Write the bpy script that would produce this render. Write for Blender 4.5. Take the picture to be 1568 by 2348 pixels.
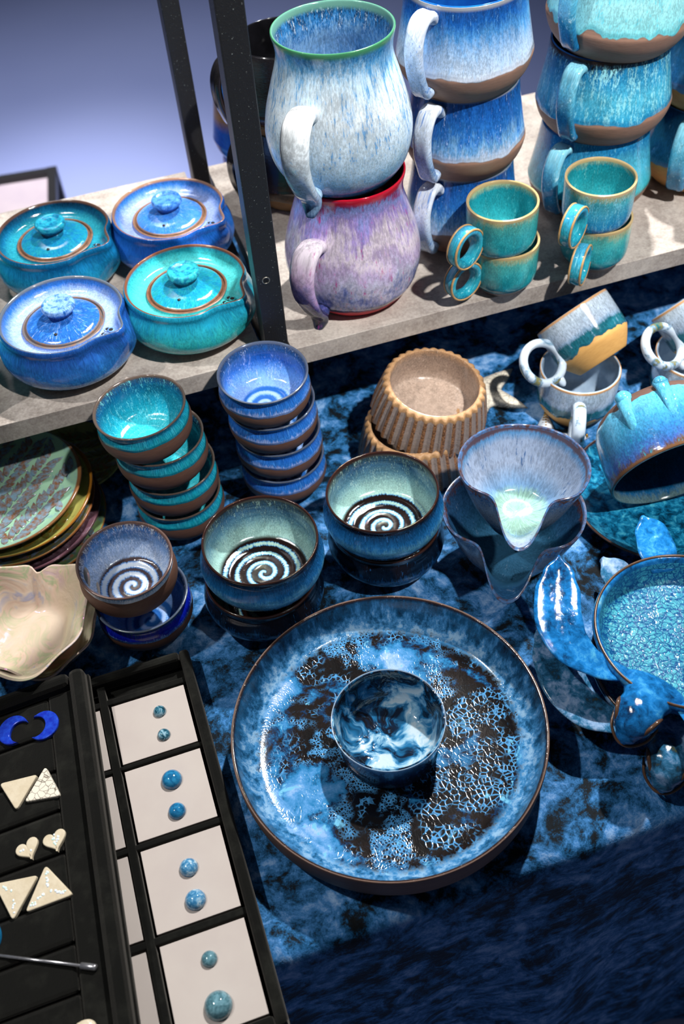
import bpy, bmesh, math, random, colorsys
from mathutils import Vector, Matrix, Euler, noise as mnoise
random.seed(7)
sc = bpy.context.scene
for o in list(bpy.data.objects): bpy.data.objects.remove(o)
PI = math.pi; TAU = 2*PI

# ------------------------------------------------------------------ camera
CAM = Vector((0, 0, .72))
RIGHT = Vector((.9473, -.3148, -.0593)); UP = Vector((.2757, .7071, .6511)); FWD = Vector((.163, .6332, -.7567))
cam = bpy.data.cameras.new('camera'); cam_o = bpy.data.objects.new('camera', cam)
sc.collection.objects.link(cam_o)
m = Matrix((RIGHT, UP, -FWD)).transposed().to_4x4(); m.translation = CAM
cam_o.matrix_world = m
cam.sensor_fit = 'VERTICAL'; cam.sensor_height = 36; cam.sensor_width = 36
cam.lens = 36*2264/2348
cam.clip_start = .02; cam.clip_end = 60
cam.dof.use_dof = True; cam.dof.focus_distance = .80; cam.dof.aperture_fstop = 6.3
sc.camera = cam_o

# ------------------------------------------------------------------ world, lights, exposure
w = bpy.data.worlds.new('world'); sc.world = w; w.use_nodes = True
w.node_tree.nodes['Background'].inputs[0].default_value = (.60, .68, .85, 1)
w.node_tree.nodes['Background'].inputs[1].default_value = .085
sc.view_settings.view_transform = 'Standard'; sc.view_settings.look = 'None'
sc.view_settings.exposure = 0; sc.view_settings.gamma = 1; sc.view_settings.use_curve_mapping = False

def spot(name, loc, aim, power, cone, blend, size, col=(1, .97, .93)):
    l = bpy.data.lights.new(name, 'SPOT'); l.energy = power; l.spot_size = math.radians(cone)
    l.spot_blend = blend; l.shadow_soft_size = size; l.color = col
    o = bpy.data.objects.new(name, l); sc.collection.objects.link(o)
    o.location = loc
    o.rotation_euler = (Vector(aim)-Vector(loc)).to_track_quat('-Z', 'Y').to_euler()
    return o
spot('ceiling_spot_behind', (.85, 1.25, 1.75), (.22, .54, .02), 245, 56, .95, .028)
spot('ceiling_spot_front', (.70, -.25, 1.80), (.34, .86, .20), 235, 32, .7, .03)
spot('ceiling_spot_side', (-.75, .75, 1.70), (.0, .62, .05), 62, 55, .7, .03)
spot('hall_pool_spot', (-.05, 2.3, 1.7), (-.05, 2.5, -.75), 300, 30, 1, .2, (1, .95, .95))
spot('hall_spot', (-.2, 2.1, 2.2), (-.1, 2.3, -.75), 330, 80, 1, .3, (.95, .95, 1))

# ------------------------------------------------------------------ node helpers
def lin(c):
    if isinstance(c, str):
        c = [int(c[i:i+2], 16)/255 for i in (0, 2, 4)]
        hue, sat, val = colorsys.rgb_to_hsv(*c)
        if .583 < hue < .645 and sat > .4: c = colorsys.hsv_to_rgb(hue-.018, sat, val)      # azure rather than violet blues
        c = [x/12.92 if x <= .04045 else ((x+.055)/1.055)**2.4 for x in c]
    return (c[0], c[1], c[2], 1)

class NT:
    def __init__(s, name):
        s.m = bpy.data.materials.new(name); s.m.use_nodes = True
        s.t = s.m.node_tree; s.n = s.t.nodes; s.n.clear()
        s.out = s.n.new('ShaderNodeOutputMaterial')
        s.b = s.n.new('ShaderNodeBsdfPrincipled'); s.t.links.new(s.b.outputs[0], s.out.inputs[0])
        tc = s.n.new('ShaderNodeTexCoord'); s.obj = tc.outputs['Object']
        oi = s.n.new('ShaderNodeObjectInfo'); s.rnd = oi.outputs['Random']
        sp = s.n.new('ShaderNodeSeparateXYZ'); s.t.links.new(s.obj, sp.inputs[0])
        s.x, s.y, s.z = sp.outputs
    def put(s, inp, v):
        if isinstance(v, bpy.types.NodeSocket): s.t.links.new(v, inp)
        elif v is not None: inp.default_value = v
    def math(s, op, a, b=None, c=None, clamp=False):
        n = s.n.new('ShaderNodeMath'); n.operation = op; n.use_clamp = clamp
        s.put(n.inputs[0], a); s.put(n.inputs[1], b)
        if c is not None: s.put(n.inputs[2], c)
        return n.outputs[0]
    def comb(s, x, y, z):
        n = s.n.new('ShaderNodeCombineXYZ'); s.put(n.inputs[0], x); s.put(n.inputs[1], y); s.put(n.inputs[2], z); return n.outputs[0]
    def vscale(s, v, k):
        n = s.n.new('ShaderNodeVectorMath'); n.operation = 'MULTIPLY'; s.put(n.inputs[0], v)
        n.inputs[1].default_value = k if not isinstance(k, (int, float)) else (k, k, k); return n.outputs[0]
    def vadd(s, a, b):
        n = s.n.new('ShaderNodeVectorMath'); n.operation = 'ADD'; s.put(n.inputs[0], a); s.put(n.inputs[1], b); return n.outputs[0]
    def noise(s, v, scale, detail=3, rough=.55, dist=0, w=True, color=False):
        n = s.n.new('ShaderNodeTexNoise'); n.noise_dimensions = '4D' if w else '3D'
        s.put(n.inputs['Vector'], v); n.inputs['Scale'].default_value = scale
        n.inputs['Detail'].default_value = detail; n.inputs['Roughness'].default_value = rough
        n.inputs['Distortion'].default_value = dist
        if w: s.put(n.inputs['W'], s.math('MULTIPLY', s.rnd, 37.0))
        return n.outputs['Color' if color else 'Fac']
    def voro(s, v, scale, feature='F1', rnd=1):
        n = s.n.new('ShaderNodeTexVoronoi'); n.feature = feature
        s.put(n.inputs['Vector'], v); n.inputs['Scale'].default_value = scale; n.inputs['Randomness'].default_value = rnd
        return n.outputs['Distance'] if feature != 'COL' else n.outputs['Color']
    def ramp(s, f, stops, interp='LINEAR'):
        n = s.n.new('ShaderNodeValToRGB'); s.put(n.inputs[0], f); r = n.color_ramp; r.interpolation = interp
        while len(r.elements) < len(stops): r.elements.new(.5)
        for e, (p, c) in zip(r.elements, stops): e.position = p; e.color = lin(c)
        return n.outputs[0]
    def mix(s, f, a, b, mode='MIX'):
        n = s.n.new('ShaderNodeMix'); n.data_type = 'RGBA'; n.blend_type = mode; n.clamp_factor = True
        s.put(n.inputs['Factor'], f)
        s.put(n.inputs['A'], lin(a) if not isinstance(a, bpy.types.NodeSocket) else a)
        s.put(n.inputs['B'], lin(b) if not isinstance(b, bpy.types.NodeSocket) else b)
        return n.outputs['Result']
    def step(s, v, a, b, lo=0., hi=1.):
        n = s.n.new('ShaderNodeMapRange'); n.interpolation_type = 'SMOOTHSTEP'
        s.put(n.inputs[0], v); n.inputs[1].default_value = a; n.inputs[2].default_value = b
        n.inputs[3].default_value = lo; n.inputs[4].default_value = hi
        return n.outputs[0]
    def bump(s, h, dist=.001, strength=.6):
        n = s.n.new('ShaderNodeBump'); n.inputs['Strength'].default_value = strength; n.inputs['Distance'].default_value = dist
        s.put(n.inputs['Height'], h); s.t.links.new(n.outputs[0], s.b.inputs['Normal'])
    def set(s, **k):
        for key, v in k.items(): s.put(s.b.inputs[key.replace('_', ' ')], v)
        return s.m
    def polar(s):
        r = s.math('SQRT', s.math('ADD', s.math('MULTIPLY', s.x, s.x), s.math('MULTIPLY', s.y, s.y)))
        rr = s.math('MAXIMUM', r, .0004)
        return r, s.math('DIVIDE', s.x, rr), s.math('DIVIDE', s.y, rr)

def glaze(name, stops, h, clay=None, clay_col=('5a4034', '3a2a24'), drip=.06, drip_n=1.2, K=1.0, kz=5, sc1=9., a1=.35, a2=.25, sc2=30.,
          fleck=None, fleck_t=(.56, .70), speck=None, rough=.07, rk=0., z0=0., spiral=None, bump=.25, edge=None):
    """run glaze: a colour ramp over the height of the pot, broken up by streaks that run down the wall"""
    s = NT(name)
    r, nx, ny = s.polar()
    v = s.comb(s.math('MULTIPLY', nx, K), s.math('MULTIPLY', ny, K), s.math('ADD', s.math('MULTIPLY', s.z, kz), s.math('MULTIPLY', r, kz*1.2)))
    sc1 *= 1.5
    n1 = s.noise(v, sc1, 5, .7)
    n1b = s.noise(v, sc1*2.7, 3, .6)
    v3 = s.comb(s.math('MULTIPLY', nx, K), s.math('MULTIPLY', ny, K), s.math('ADD', s.math('MULTIPLY', s.z, kz*2), s.math('MULTIPLY', r, kz*2.4)))
    n3 = s.noise(v3, sc1*3.6, 3, .7)
    n2 = s.noise(s.obj, sc2, 3, .6, .6)
    zz = s.math('DIVIDE', s.math('SUBTRACT', s.z, z0), h)
    t = s.math('ADD', zz, s.math('MULTIPLY', s.math('SUBTRACT', n1, .5), a1))
    t = s.math('ADD', t, s.math('MULTIPLY', s.math('SUBTRACT', n1b, .5), a1*.8))
    t = s.math('ADD', t, s.math('MULTIPLY', s.math('SUBTRACT', n2, .5), a2))
    if rk: t = s.math('ADD', t, s.math('MULTIPLY', r, rk))
    col = s.ramp(t, stops)
    if fleck:
        f = s.step(s.math('ADD', s.math('MULTIPLY', n1, .45), s.math('MULTIPLY', s.math('ADD', n1b, n3), .275)), fleck_t[0]-.03, fleck_t[1]-.05)
        col = s.mix(s.math('MULTIPLY', f, .85), col, fleck)
    gr = s.step(s.math('ADD', s.math('MULTIPLY', n3, .6), s.math('MULTIPLY', n2, .4)), .38, .60, .62, 1.12)
    col = s.mix(1., col, s.comb(gr, gr, gr), 'MULTIPLY')
    ht = s.math('MULTIPLY', n1, bump)
    if spiral:
        lam, rmax, scol = spiral
        th = s.math('DIVIDE', s.math('ARCTAN2', s.y, s.x), TAU)
        ph = s.math('SUBTRACT', s.math('DIVIDE', r, lam), th)
        ph = s.math('ADD', ph, s.math('MULTIPLY', s.math('SUBTRACT', n2, .5), .35))
        wv = s.math('ADD', s.math('MULTIPLY', s.math('SINE', s.math('MULTIPLY', ph, TAU)), .5), .5)
        wv = s.math('ADD', wv, s.math('SUBTRACT', s.math('MULTIPLY', s.math('SUBTRACT', n1b, .5), 1.3), .10))
        sc_ = s.ramp(wv, scol)
        col = s.mix(s.step(r, rmax, rmax*1.12, 1, 0), col, sc_)
    if speck:
        d = s.voro(s.obj, speck[1]); sn = s.noise(s.obj, speck[1]*.25, 1)
        sp = s.math('MULTIPLY', s.step(d, .10, .22, 1, 0), s.step(sn, .52, .6))
        col = s.mix(sp, col, speck[0])
    if edge:   # thin break of bare body at the lip
        col = s.mix(s.step(zz, edge[1]-.035, edge[1]), col, edge[0])
    rg = rough
    if clay is not None:
        ang = s.comb(s.math('MULTIPLY', nx, drip_n), s.math('MULTIPLY', ny, drip_n), 0.)
        nn = s.noise(ang, 1.6, 2, .5)
        zc = s.math('ADD', zz, s.math('MULTIPLY', s.math('SUBTRACT', nn, .5), drip*4))
        g = s.step(zc, clay-.008, clay+.008)
        thick = s.step(zc, clay-.01, clay+.05)
        rim_l = s.math('MULTIPLY', g, s.step(zc, clay+.0, clay+.075, 1, 0))
        col = s.mix(s.math('MULTIPLY', rim_l, .55), col, stops[0][1])
        grain = s.noise(s.comb(s.x, s.y, s.math('MULTIPLY', s.z, 6)), 160, 3)
        cc = s.mix(grain, clay_col[1], clay_col[0])
        col = s.mix(g, cc, col)
        rg = s.math('ADD', s.math('MULTIPLY', g, rough-.62), .62)
        ht = s.math('ADD', s.math('MULTIPLY', ht, g), s.math('ADD', thick, s.math('MULTIPLY', grain, .12)))
    s.bump(ht, .0012, .7)
    return s.set(Base_Color=col, Roughness=rg, Specular_IOR_Level=.55)

def plain(name, c1, c2=None, sc_=60., rough=.6, bump=0., detail=4, metallic=0., **k):
    s = NT(name)
    n = s.noise(s.obj, sc_, detail, .6)
    col = s.mix(s.step(n, .3, .7), c1, c2 or c1)
    if bump: s.bump(n, bump, .6)
    return s.set(Base_Color=col, Roughness=rough, Metallic=metallic, **k)

# ------------------------------------------------------------------ mesh helpers
COL = sc.collection
def link(name, me, mats, parent=None, smooth=True):
    o = bpy.data.objects.new(name, me); COL.objects.link(o)
    for mt in (mats if isinstance(mats, (list, tuple)) else [mats]): me.materials.append(mt)
    if smooth: me.shade_smooth()
    if parent: o.parent = parent
    return o
def finish(bm, name, mats, parent=None, smooth=True, recalc=True):
    if recalc: bmesh.ops.recalc_face_normals(bm, faces=bm.faces[:])
    me = bpy.data.meshes.new(name); bm.to_mesh(me); bm.free()
    return link(name, me, mats, parent, smooth)
def tag(o, label, cat, group=None):
    o['label'] = label; o['category'] = cat
    if group: o['group'] = group
    return o
def thing(name, label, cat, loc=(0, 0, 0), rot=(0, 0, 0), group=None):
    o = bpy.data.objects.new(name, None); COL.objects.link(o); o.empty_display_size = .01
    o.location = loc; o.rotation_euler = rot
    return tag(o, label, cat, group)
def dup(root, label, loc, rot=None, group=None):
    r = root.copy(); COL.objects.link(r); r.location = loc
    if rot is not None: r.rotation_euler = rot
    r['label'] = label
    if group: r['group'] = group
    for ch in list(root.children):
        c = ch.copy(); COL.objects.link(c); c.parent = r
        for g in list(ch.children):
            d = g.copy(); COL.objects.link(d); d.parent = c
    return r

def cr(pts, sub=5):
    """Catmull-Rom through (r, z[, m]); m is the material of the stretch after the point, a point given twice is a sharp corner"""
    P = [(p[0], p[1], p[2] if len(p) > 2 else 0) for p in pts]; out = []
    for i in range(len(P)-1):
        p1, p2 = P[i], P[i+1]
        if abs(p1[0]-p2[0])+abs(p1[1]-p2[1]) < 1e-9: continue
        p0 = P[max(i-1, 0)]; p3 = P[min(i+2, len(P)-1)]
        for k in range(sub):
            u = k/sub
            q = [.5*((2*p1[j])+(-p0[j]+p2[j])*u+(2*p0[j]-5*p1[j]+4*p2[j]-p3[j])*u*u+(-p0[j]+3*p1[j]-3*p2[j]+p3[j])*u**3) for j in (0, 1)]
            out.append((max(q[0], 0), q[1], p1[2]))
    out.append(P[-1]); return out

def lathe_bm(prof, seg=80, deform=None, bm=None):
    bm = bm or bmesh.new(); rings = []
    for (r, z, mt) in prof:
        if r < 1e-5: rings.append([bm.verts.new(deform(0, 0, z, 0) if deform else (0, 0, z))])
        else:
            ring = []
            for i in range(seg):
                a = TAU*i/seg; p = (r*math.cos(a), r*math.sin(a), z)
                if deform: p = deform(r, a, z, mt)
                ring.append(bm.verts.new(p))
            rings.append(ring)
    for k in range(len(rings)-1):
        A, B, mt = rings[k], rings[k+1], prof[k][2]
        for i in range(seg):
            j = (i+1) % seg
            if len(A) == 1 and len(B) == 1: continue
            if len(A) == 1: f = (A[0], B[i], B[j])
            elif len(B) == 1: f = (A[i], B[0], A[j])
            else: f = (A[i], B[i], B[j], A[j])
            try: bm.faces.new(f).material_index = mt
            except ValueError: pass
    return bm
def lathe(name, pts, mats, parent=None, seg=80, sub=5, deform=None):
    return finish(lathe_bm(cr(pts, sub), seg, deform), name, mats, parent)

def crv(pts, sub=6):
    P = [Vector(p) for p in pts]; out = []
    for i in range(len(P)-1):
        p1, p2 = P[i], P[i+1]; p0 = P[max(i-1, 0)]; p3 = P[min(i+2, len(P)-1)]
        for k in range(sub):
            u = k/sub
            out.append(.5*((2*p1)+(p2-p0)*u+(2*p0-5*p1+4*p2-p3)*u*u+(3*p1-p0-3*p2+p3)*u**3))
    out.append(P[-1]); return out
def sweep(path, radii, side, seg=14, closed=False, bm=None, power=1., groove=0.):
    """tube along path (local points); radii = (half width along side, half thickness) per point"""
    bm = bm or bmesh.new(); n = len(path); rings = []
    side = Vector(side).normalized()
    for i, p in enumerate(path):
        a = path[(i-1) % n] if closed else path[max(i-1, 0)]; b = path[(i+1) % n] if closed else path[min(i+1, n-1)]
        t = (b-a).normalized(); s2 = (side-t*side.dot(t)).normalized(); nn = t.cross(s2)
        wd, th = radii[i] if isinstance(radii, list) else radii
        ring = []
        for k in range(seg):
            an = TAU*k/seg; c_, s_ = math.cos(an), math.sin(an)
            c_ = math.copysign(abs(c_)**power, c_); s_ = math.copysign(abs(s_)**power, s_)
            th2 = th*(1-groove*math.exp(-(c_/.3)**2)) if s_ > 0 else th
            ring.append(bm.verts.new(p+s2*wd*c_+nn*th2*s_))
        rings.append(ring)
    for i in range(n if closed else n-1):
        A, B = rings[i], rings[(i+1) % n]
        for k in range(seg): bm.faces.new((A[k], A[(k+1) % seg], B[(k+1) % seg], B[k]))
    if not closed:
        bm.faces.new(rings[0][::-1]); bm.faces.new(rings[-1])
    return bm
def box_bm(x0, x1, y0, y1, z0, z1, bev=0., bm=None, seg=2):
    b2 = bmesh.new()
    v = [b2.verts.new((x, y, z)) for x in (x0, x1) for y in (y0, y1) for z in (z0, z1)]
    for f in ((0, 1, 3, 2), (4, 6, 7, 5), (0, 4, 5, 1), (2, 3, 7, 6), (0, 2, 6, 4), (1, 5, 7, 3)): b2.faces.new([v[i] for i in f])
    if bev: bmesh.ops.bevel(b2, geom=b2.edges[:], offset=bev, segments=seg, affect='EDGES', profile=.5)
    if bm is None: return b2
    me = bpy.data.meshes.new('t'); b2.to_mesh(me); b2.free(); bm.from_mesh(me); bpy.data.meshes.remove(me); return bm
def box(name, x0, x1, y0, y1, z0, z1, mat, parent=None, bev=0.):
    return finish(box_bm(x0, x1, y0, y1, z0, z1, bev), name, mat, parent, smooth=False)
def prism(name, outline, z0, z1, mat, parent=None, bev=0., dome=0.):
    bm = bmesh.new(); vs = [bm.verts.new((x, y, z1)) for x, y in outline]
    f = bm.faces.new(vs); r = bmesh.ops.extrude_face_region(bm, geom=[f])
    for v in r['geom']:
        if isinstance(v, bmesh.types.BMVert): v.co.z = z0
    if bev:
        bmesh.ops.recalc_face_normals(bm, faces=bm.faces[:])
        es = [e for e in bm.edges if abs(e.verts[0].co.z-e.verts[1].co.z) < 1e-9 and max(e.verts[0].co.z, e.verts[1].co.z) > (z0+z1)/2]
        bmesh.ops.bevel(bm, geom=es, offset=bev, segments=3, affect='EDGES', profile=.5)
    return finish(bm, name, mat, parent, smooth=False)
def blob(bm, c, rad, seg=12, rings=8):
    m_ = Matrix.Translation(c) @ Matrix.Diagonal((*((rad,)*3 if isinstance(rad, (int, float)) else rad), 1))
    bmesh.ops.create_uvsphere(bm, u_segments=seg, v_segments=rings, radius=1, matrix=m_)
def polar_pt(a, r, z): return Vector((r*math.cos(a), r*math.sin(a), z))

SZ = .127      # top of the shelf boards
SF = .7015     # front edge of the shelf boards

# ------------------------------------------------------------------ setting
s = NT('hall_floor'); n = s.noise(s.obj, 1.2, 3); col = s.mix(n, '7f8cc0', '98a4d0')
hall_floor = s.set(Base_Color=col, Roughness=.55)
fl = box('floor', -6, 6, -3, 7, -.80, -.75, hall_floor); fl['kind'] = 'structure'
wl = box('wall_back', -6, 6, 7, 7.1, -.80, 3, plain('hall_wall', 'a9adc4', 'b4b8cc', 2)); wl['kind'] = 'structure'

# velvet cloth and the table under it
s = NT('crushed_velvet')
wv = s.noise(s.obj, 9, 2, .5, w=False, color=True)
vec = s.vadd(s.obj, s.vscale(wv, .035))
n1 = s.noise(vec, 32, 6, .68, .5, w=False); n2 = s.noise(vec, 85, 5, .7, .6, w=False); n3 = s.noise(s.obj, 900, 2, .6, w=False); n0 = s.noise(s.obj, 7, 2, .5, w=False)
t = s.math('ADD', s.math('MULTIPLY', n1, .62), s.math('MULTIPLY', n2, .30)); t = s.math('ADD', t, s.math('MULTIPLY', n0, .16))
t = s.math('ADD', t, s.math('MULTIPLY', s.math('SUBTRACT', n3, .5), .10))
col = s.ramp(t, [(.42, '01040a'), (.47, '02101f'), (.515, '0e4076'), (.575, '3a78b4'), (.67, '8cb0da')])
s.bump(t, .004, .5)
velvet = s.set(Base_Color=col, Roughness=.75, Sheen_Weight=.35, Sheen_Roughness=.35, Sheen_Tint=(.25, .5, .9, 1), Specular_IOR_Level=.2)

TF = .226      # front edge of the table
bm = bmesh.new()
xs = [-.75+1.75*i/140 for i in range(141)]
prof = [(1.22, -.7), (1.235, -.3), (1.235, -.02), (1.228, -.004), (1.215, 0)] + [(1.2-(1.2-TF-.012)*i/60, 0) for i in range(61)] + [(TF+.006, -.0012), (TF+.001, -.005), (TF-.001, -.012)] + [(TF-.002-.02*i/16, -.02-.70*i/16) for i in range(17)]
grid = []
for x in xs:
    row = []
    for k, (y, z) in enumerate(prof):
        q = 0
        if z < -.012 and y < .5: q = (.010*math.sin(x*19+.6)+.006*math.sin(x*43+2))*min(1, (-z-.012)/.35)
        dz = .0006*mnoise.noise(Vector((x*14, y*14, 0))) if z == 0 else 0
        row.append(bm.verts.new((x, y+q, z+dz-.0006 if z == 0 else z)))
    grid.append(row)
for i in range(len(xs)-1):
    for k in range(len(prof)-1): bm.faces.new((grid[i][k], grid[i+1][k], grid[i+1][k+1], grid[i][k+1]))
cloth = finish(bm, 'tablecloth', velvet, recalc=False)
tag(cloth, 'crushed blue velvet cloth covering the display table and hanging down its front', 'tablecloth')
wood = plain('table_wood', '4a3a2c', '3a2d22', 20, .6)
tb = thing('display_table', 'plain wooden table hidden under the blue velvet cloth', 'table', (.12, .72, -.75))
box('table_top', -.86, .87, -.475, .49, .70, .738, wood, tb)
for sx in (-.78, .80):
    for sy in (-.42, .44): box('leg', sx-.025, sx+.025, sy-.025, sy+.025, 0, .70, wood, tb)

# shelf boards
s = NT('grey_laminate')
n1 = s.noise(s.obj, 26, 6, .7); n2 = s.noise(s.obj, 420, 2, .6); n3 = s.noise(s.vscale(s.obj, (1, 6, 6)), 30, 3, .6)
t = s.math('ADD', s.math('MULTIPLY', n1, .6), s.math('MULTIPLY', n2, .3)); t = s.math('ADD', t, s.math('MULTIPLY', n3, .15))
col = s.ramp(t, [(.40, '857c75'), (.52, 'a59c95'), (.64, 'bdb5ad')])
s.bump(n2, .0004, .3)
laminate = s.set(Base_Color=col, Roughness=.55)
def shelf(x0, x1, label):
    t = thing('shelf_board', label, 'shelf', ((x0+x1)/2, (SF+1.052)/2, .1065)); hw = (x1-x0)/2; hd = (1.052-SF)/2
    box('board', -hw, hw, -hd, hd, 0, .0205, laminate, t, .0006)
    for sx in (-hw+.03, hw-.03):
        box('support', sx-.012, sx+.012, -hd+.1, hd-.02, -.1065, 0, black_metal, t)
    return t
s = NT('black_powder_coat')
n = s.noise(s.obj, 650, 2, .7); n2 = s.noise(s.obj, 18, 3, .6)
spk = s.step(n, .66, .74)
col = s.mix(s.math('MULTIPLY', spk, .5), '1b1b1d', 'a3adab')
s.bump(n, .0006, .6)
black_metal = s.set(Base_Color=col, Roughness=.42, Specular_IOR_Level=.5)
shelf(-.62, .1215, 'grey concrete-look shelf board carrying the lidded pots')
shelf(.147, 1.0, 'grey concrete-look shelf board carrying the mugs and teal cups')

# steel side frame between the two boards
fr = thing('steel_upright', 'black steel side frame with two upright posts between the shelf boards', 'shelf frame', (.134, .715, 0))
def post(name, y0, y1, wd, zt, hole=None):
    bm = box_bm(-wd/2, wd/2, y0, y1, 0, zt, .0012)
    return finish(bm, name, black_metal, fr, smooth=False)
post('front_post', -.0125, .0085, .0215, .95)
post('rear_post', .292, .316, .0185, .95)
box('bottom_rail', -.006, .006, .0085, .292, .100, .1235, black_metal, fr, .001)
hole_shade = plain('hole_shade', '030303', '020202'); bare = plain('bare_steel', 'b9b4a8', '8b857a', 300, .35, metallic=.9)  # near-black colour stands in for the shade inside holes; none are cut
bm = bmesh.new(); sweep([polar_pt(TAU*i/24, .0031, 0) for i in range(24)], (.0005, .0006), (0, 0, 1), 8, True, bm)
bmesh.ops.rotate(bm, verts=bm.verts[:], matrix=Matrix.Rotation(PI/2, 3, 'X'))
h = finish(bm, 'screw_hole', bare, fr); h.location = (-.002, -.0126, .2085); h['label'] = 'small drilled hole with bare metal rim'
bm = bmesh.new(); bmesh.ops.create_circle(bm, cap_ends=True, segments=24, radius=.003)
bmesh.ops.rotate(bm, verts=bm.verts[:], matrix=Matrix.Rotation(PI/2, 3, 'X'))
hh = finish(bm, 'hole_shade_disc', hole_shade, h); hh.location = (0, -.0002, 0)  # flat dark disc on the post face, painted shade of the drilled hole

# ------------------------------------------------------------------ small stacking bowls
def bowl_pts(R, h, inner=1):
    return [(0, 0), (.5*R, 0), (.5*R, 0), (.60*R, .04*h), (.80*R, .18*h), (.95*R, .36*h), (1.0*R, .54*h), (.97*R, .74*h), (.915*R, .86*h), (.975*R, .97*h), (.965*R, 1.0*h, inner),
            (.925*R, .985*h, inner), (.86*R, .86*h, inner), (.885*R, .7*h, inner), (.89*R, .5*h, inner), (.76*R, .26*h, inner), (.5*R, .15*h, inner), (.2*R, .13*h, inner), (0, .125*h, inner)]
def ridges(lam, amp, rmax):
    def d(r, a, z, mt):
        dz = 0
        if mt == 1 and 0 < r < rmax:
            w_ = min(1, (rmax-r)/(rmax*.25))*min(1, r/.004)
            dz = amp*w_*math.sin(TAU*(r/lam-a/TAU))
        return (r*math.cos(a), r*math.sin(a), z+dz)
    return d
BR, BH = .0412, .0455
clayc = ('6b4a3a', '452e24')
teal_out = glaze('teal_run_glaze', [(.55, '0f86a0'), (.70, '1b98a8'), (.80, '128aa4'), (.88, '0f6f98'), (.96, '12507c')], BH, .68, clayc, .025, fleck='35a6bc', fleck_t=(.52, .64), edge=('4d4440', .99))
teal_in = glaze('teal_pool_glaze', [(.05, '35b4c0'), (.3, '1f9cb4'), (.6, '127ea0'), (.82, '0f5f94'), (.98, '243a55')], BH, None, sc1=8, fleck='74d2dc', fleck_t=(.54, .66), edge=('51463f', .985), a1=.3, a2=.2)
blue_out = glaze('blue_run_glaze', [(.5, '8aa2dd'), (.64, '90a8e0'), (.70, '2a5fc4'), (.84, '1a48b0'), (.96, '1a3274')], BH, .62, clayc, .03, fleck='4a7fd6', fleck_t=(.54, .66), edge=('4a5260', .99))
blue_in = glaze('blue_pool_glaze', [(.05, '8fb0ee'), (.35, '6b95e2'), (.55, '2a5cc4'), (.8, '2450a8'), (.98, '28365e')], BH, None, sc1=7, a1=.25, a2=.15, fleck='b9cdf5', fleck_t=(.55, .68), edge=('4d5870', .985),
                spiral=(.0105, .021, [(.2, '2a56b4'), (.5, '6b93e0'), (.8, 'a3c0f4')]))
white_in = glaze('pale_blue_pool_glaze', [(.05, 'c3cfdf'), (.4, '9fb8dc'), (.62, '5a86c8'), (.85, '3a68b8'), (.98, '4a3630')], BH, None, sc1=7, a1=.3, fleck='d9e0ea', fleck_t=(.5, .66), edge=('5a4640', .985),
                 spiral=(.0095, .027, [(.12, '4b3c3c'), (.26, '3f66a4'), (.5, '93b4e0'), (.75, 'd3dde6')]))
white_out = glaze('pale_blue_band_glaze', [(.7, '9db9d8'), (.80, 'c9d8e6'), (.86, '6f96c4'), (.95, '3f66a8')], BH, .80, clayc, .02, fleck='dbe6ef', fleck_t=(.5, .66), edge=('5a4640', .99))
cobalt_out = glaze('cobalt_band_glaze', [(.55, '6a86d8'), (.645, '6a86d8'), (.67, '0a1aa8'), (.82, '0c1c9c'), (.92, '2a4670')], BH, .64, clayc, .03, fleck='1a35c0', edge=('55626e', .99))
def bowl(label, mo, mi, loc, tilt=(0, 0), lam=.0105, group=None, R=BR, h=BH, rz=0):
    o = thing('stacking_bowl', label, 'bowl', loc, (tilt[0], tilt[1], rz), group)
    key = (mo.name, mi.name)
    if key in BOWLS: me = BOWLS[key]; b = bpy.data.objects.new('bowl_body', me); COL.objects.link(b); b.parent = o
    else:
        b = lathe('bowl_body', bowl_pts(R, h), [mo, mi], o, 84, 5, ridges(lam, .0009, .026)); BOWLS[key] = b.data
    return o
BOWLS = {}
g1 = 'teal bowls in a leaning stack'; ords = ['bottom', 'second from the bottom', 'third from the bottom', 'topmost']
for i, (x, y, z, tx, ty) in enumerate([(.0110, .6490, 0, 0, 0), (.0100, .6485, .0352, .02, -.01), (.0065, .6480, .0715, .02, -.03), (.0005, .6490, .1085, .02, -.05)]):
    bowl('teal bowl with bare brown clay base, %s of its stack of four' % ords[i], teal_out, teal_in, (x, y, z), (tx, ty), group=g1, rz=i*1.9)
g2 = 'cobalt blue bowls in a stack'
for i, (x, y, z, tx, ty) in enumerate([(.1155, .6575, 0, 0, 0), (.1140, .6570, .0350, .02, 0), (.1125, .6560, .0705, .01, -.01), (.1085, .6560, .1065, .03, -.02)]):
    bowl('cobalt blue bowl with brown clay base, %s of its stack of four' % ords[i], blue_out, blue_in, (x, y, z), (tx, ty), group=g2, rz=i*2.3)
bowl('royal blue banded brown clay bowl underneath the pale swirled bowl', cobalt_out, blue_in, (-.0445, .5400, 0), (0, 0))
bowl('brown clay bowl with pale blue swirled inside, on a royal blue bowl', white_out, white_in, (-.0495, .5510, .0395), (.05, -.03), rz=1.0)

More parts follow.
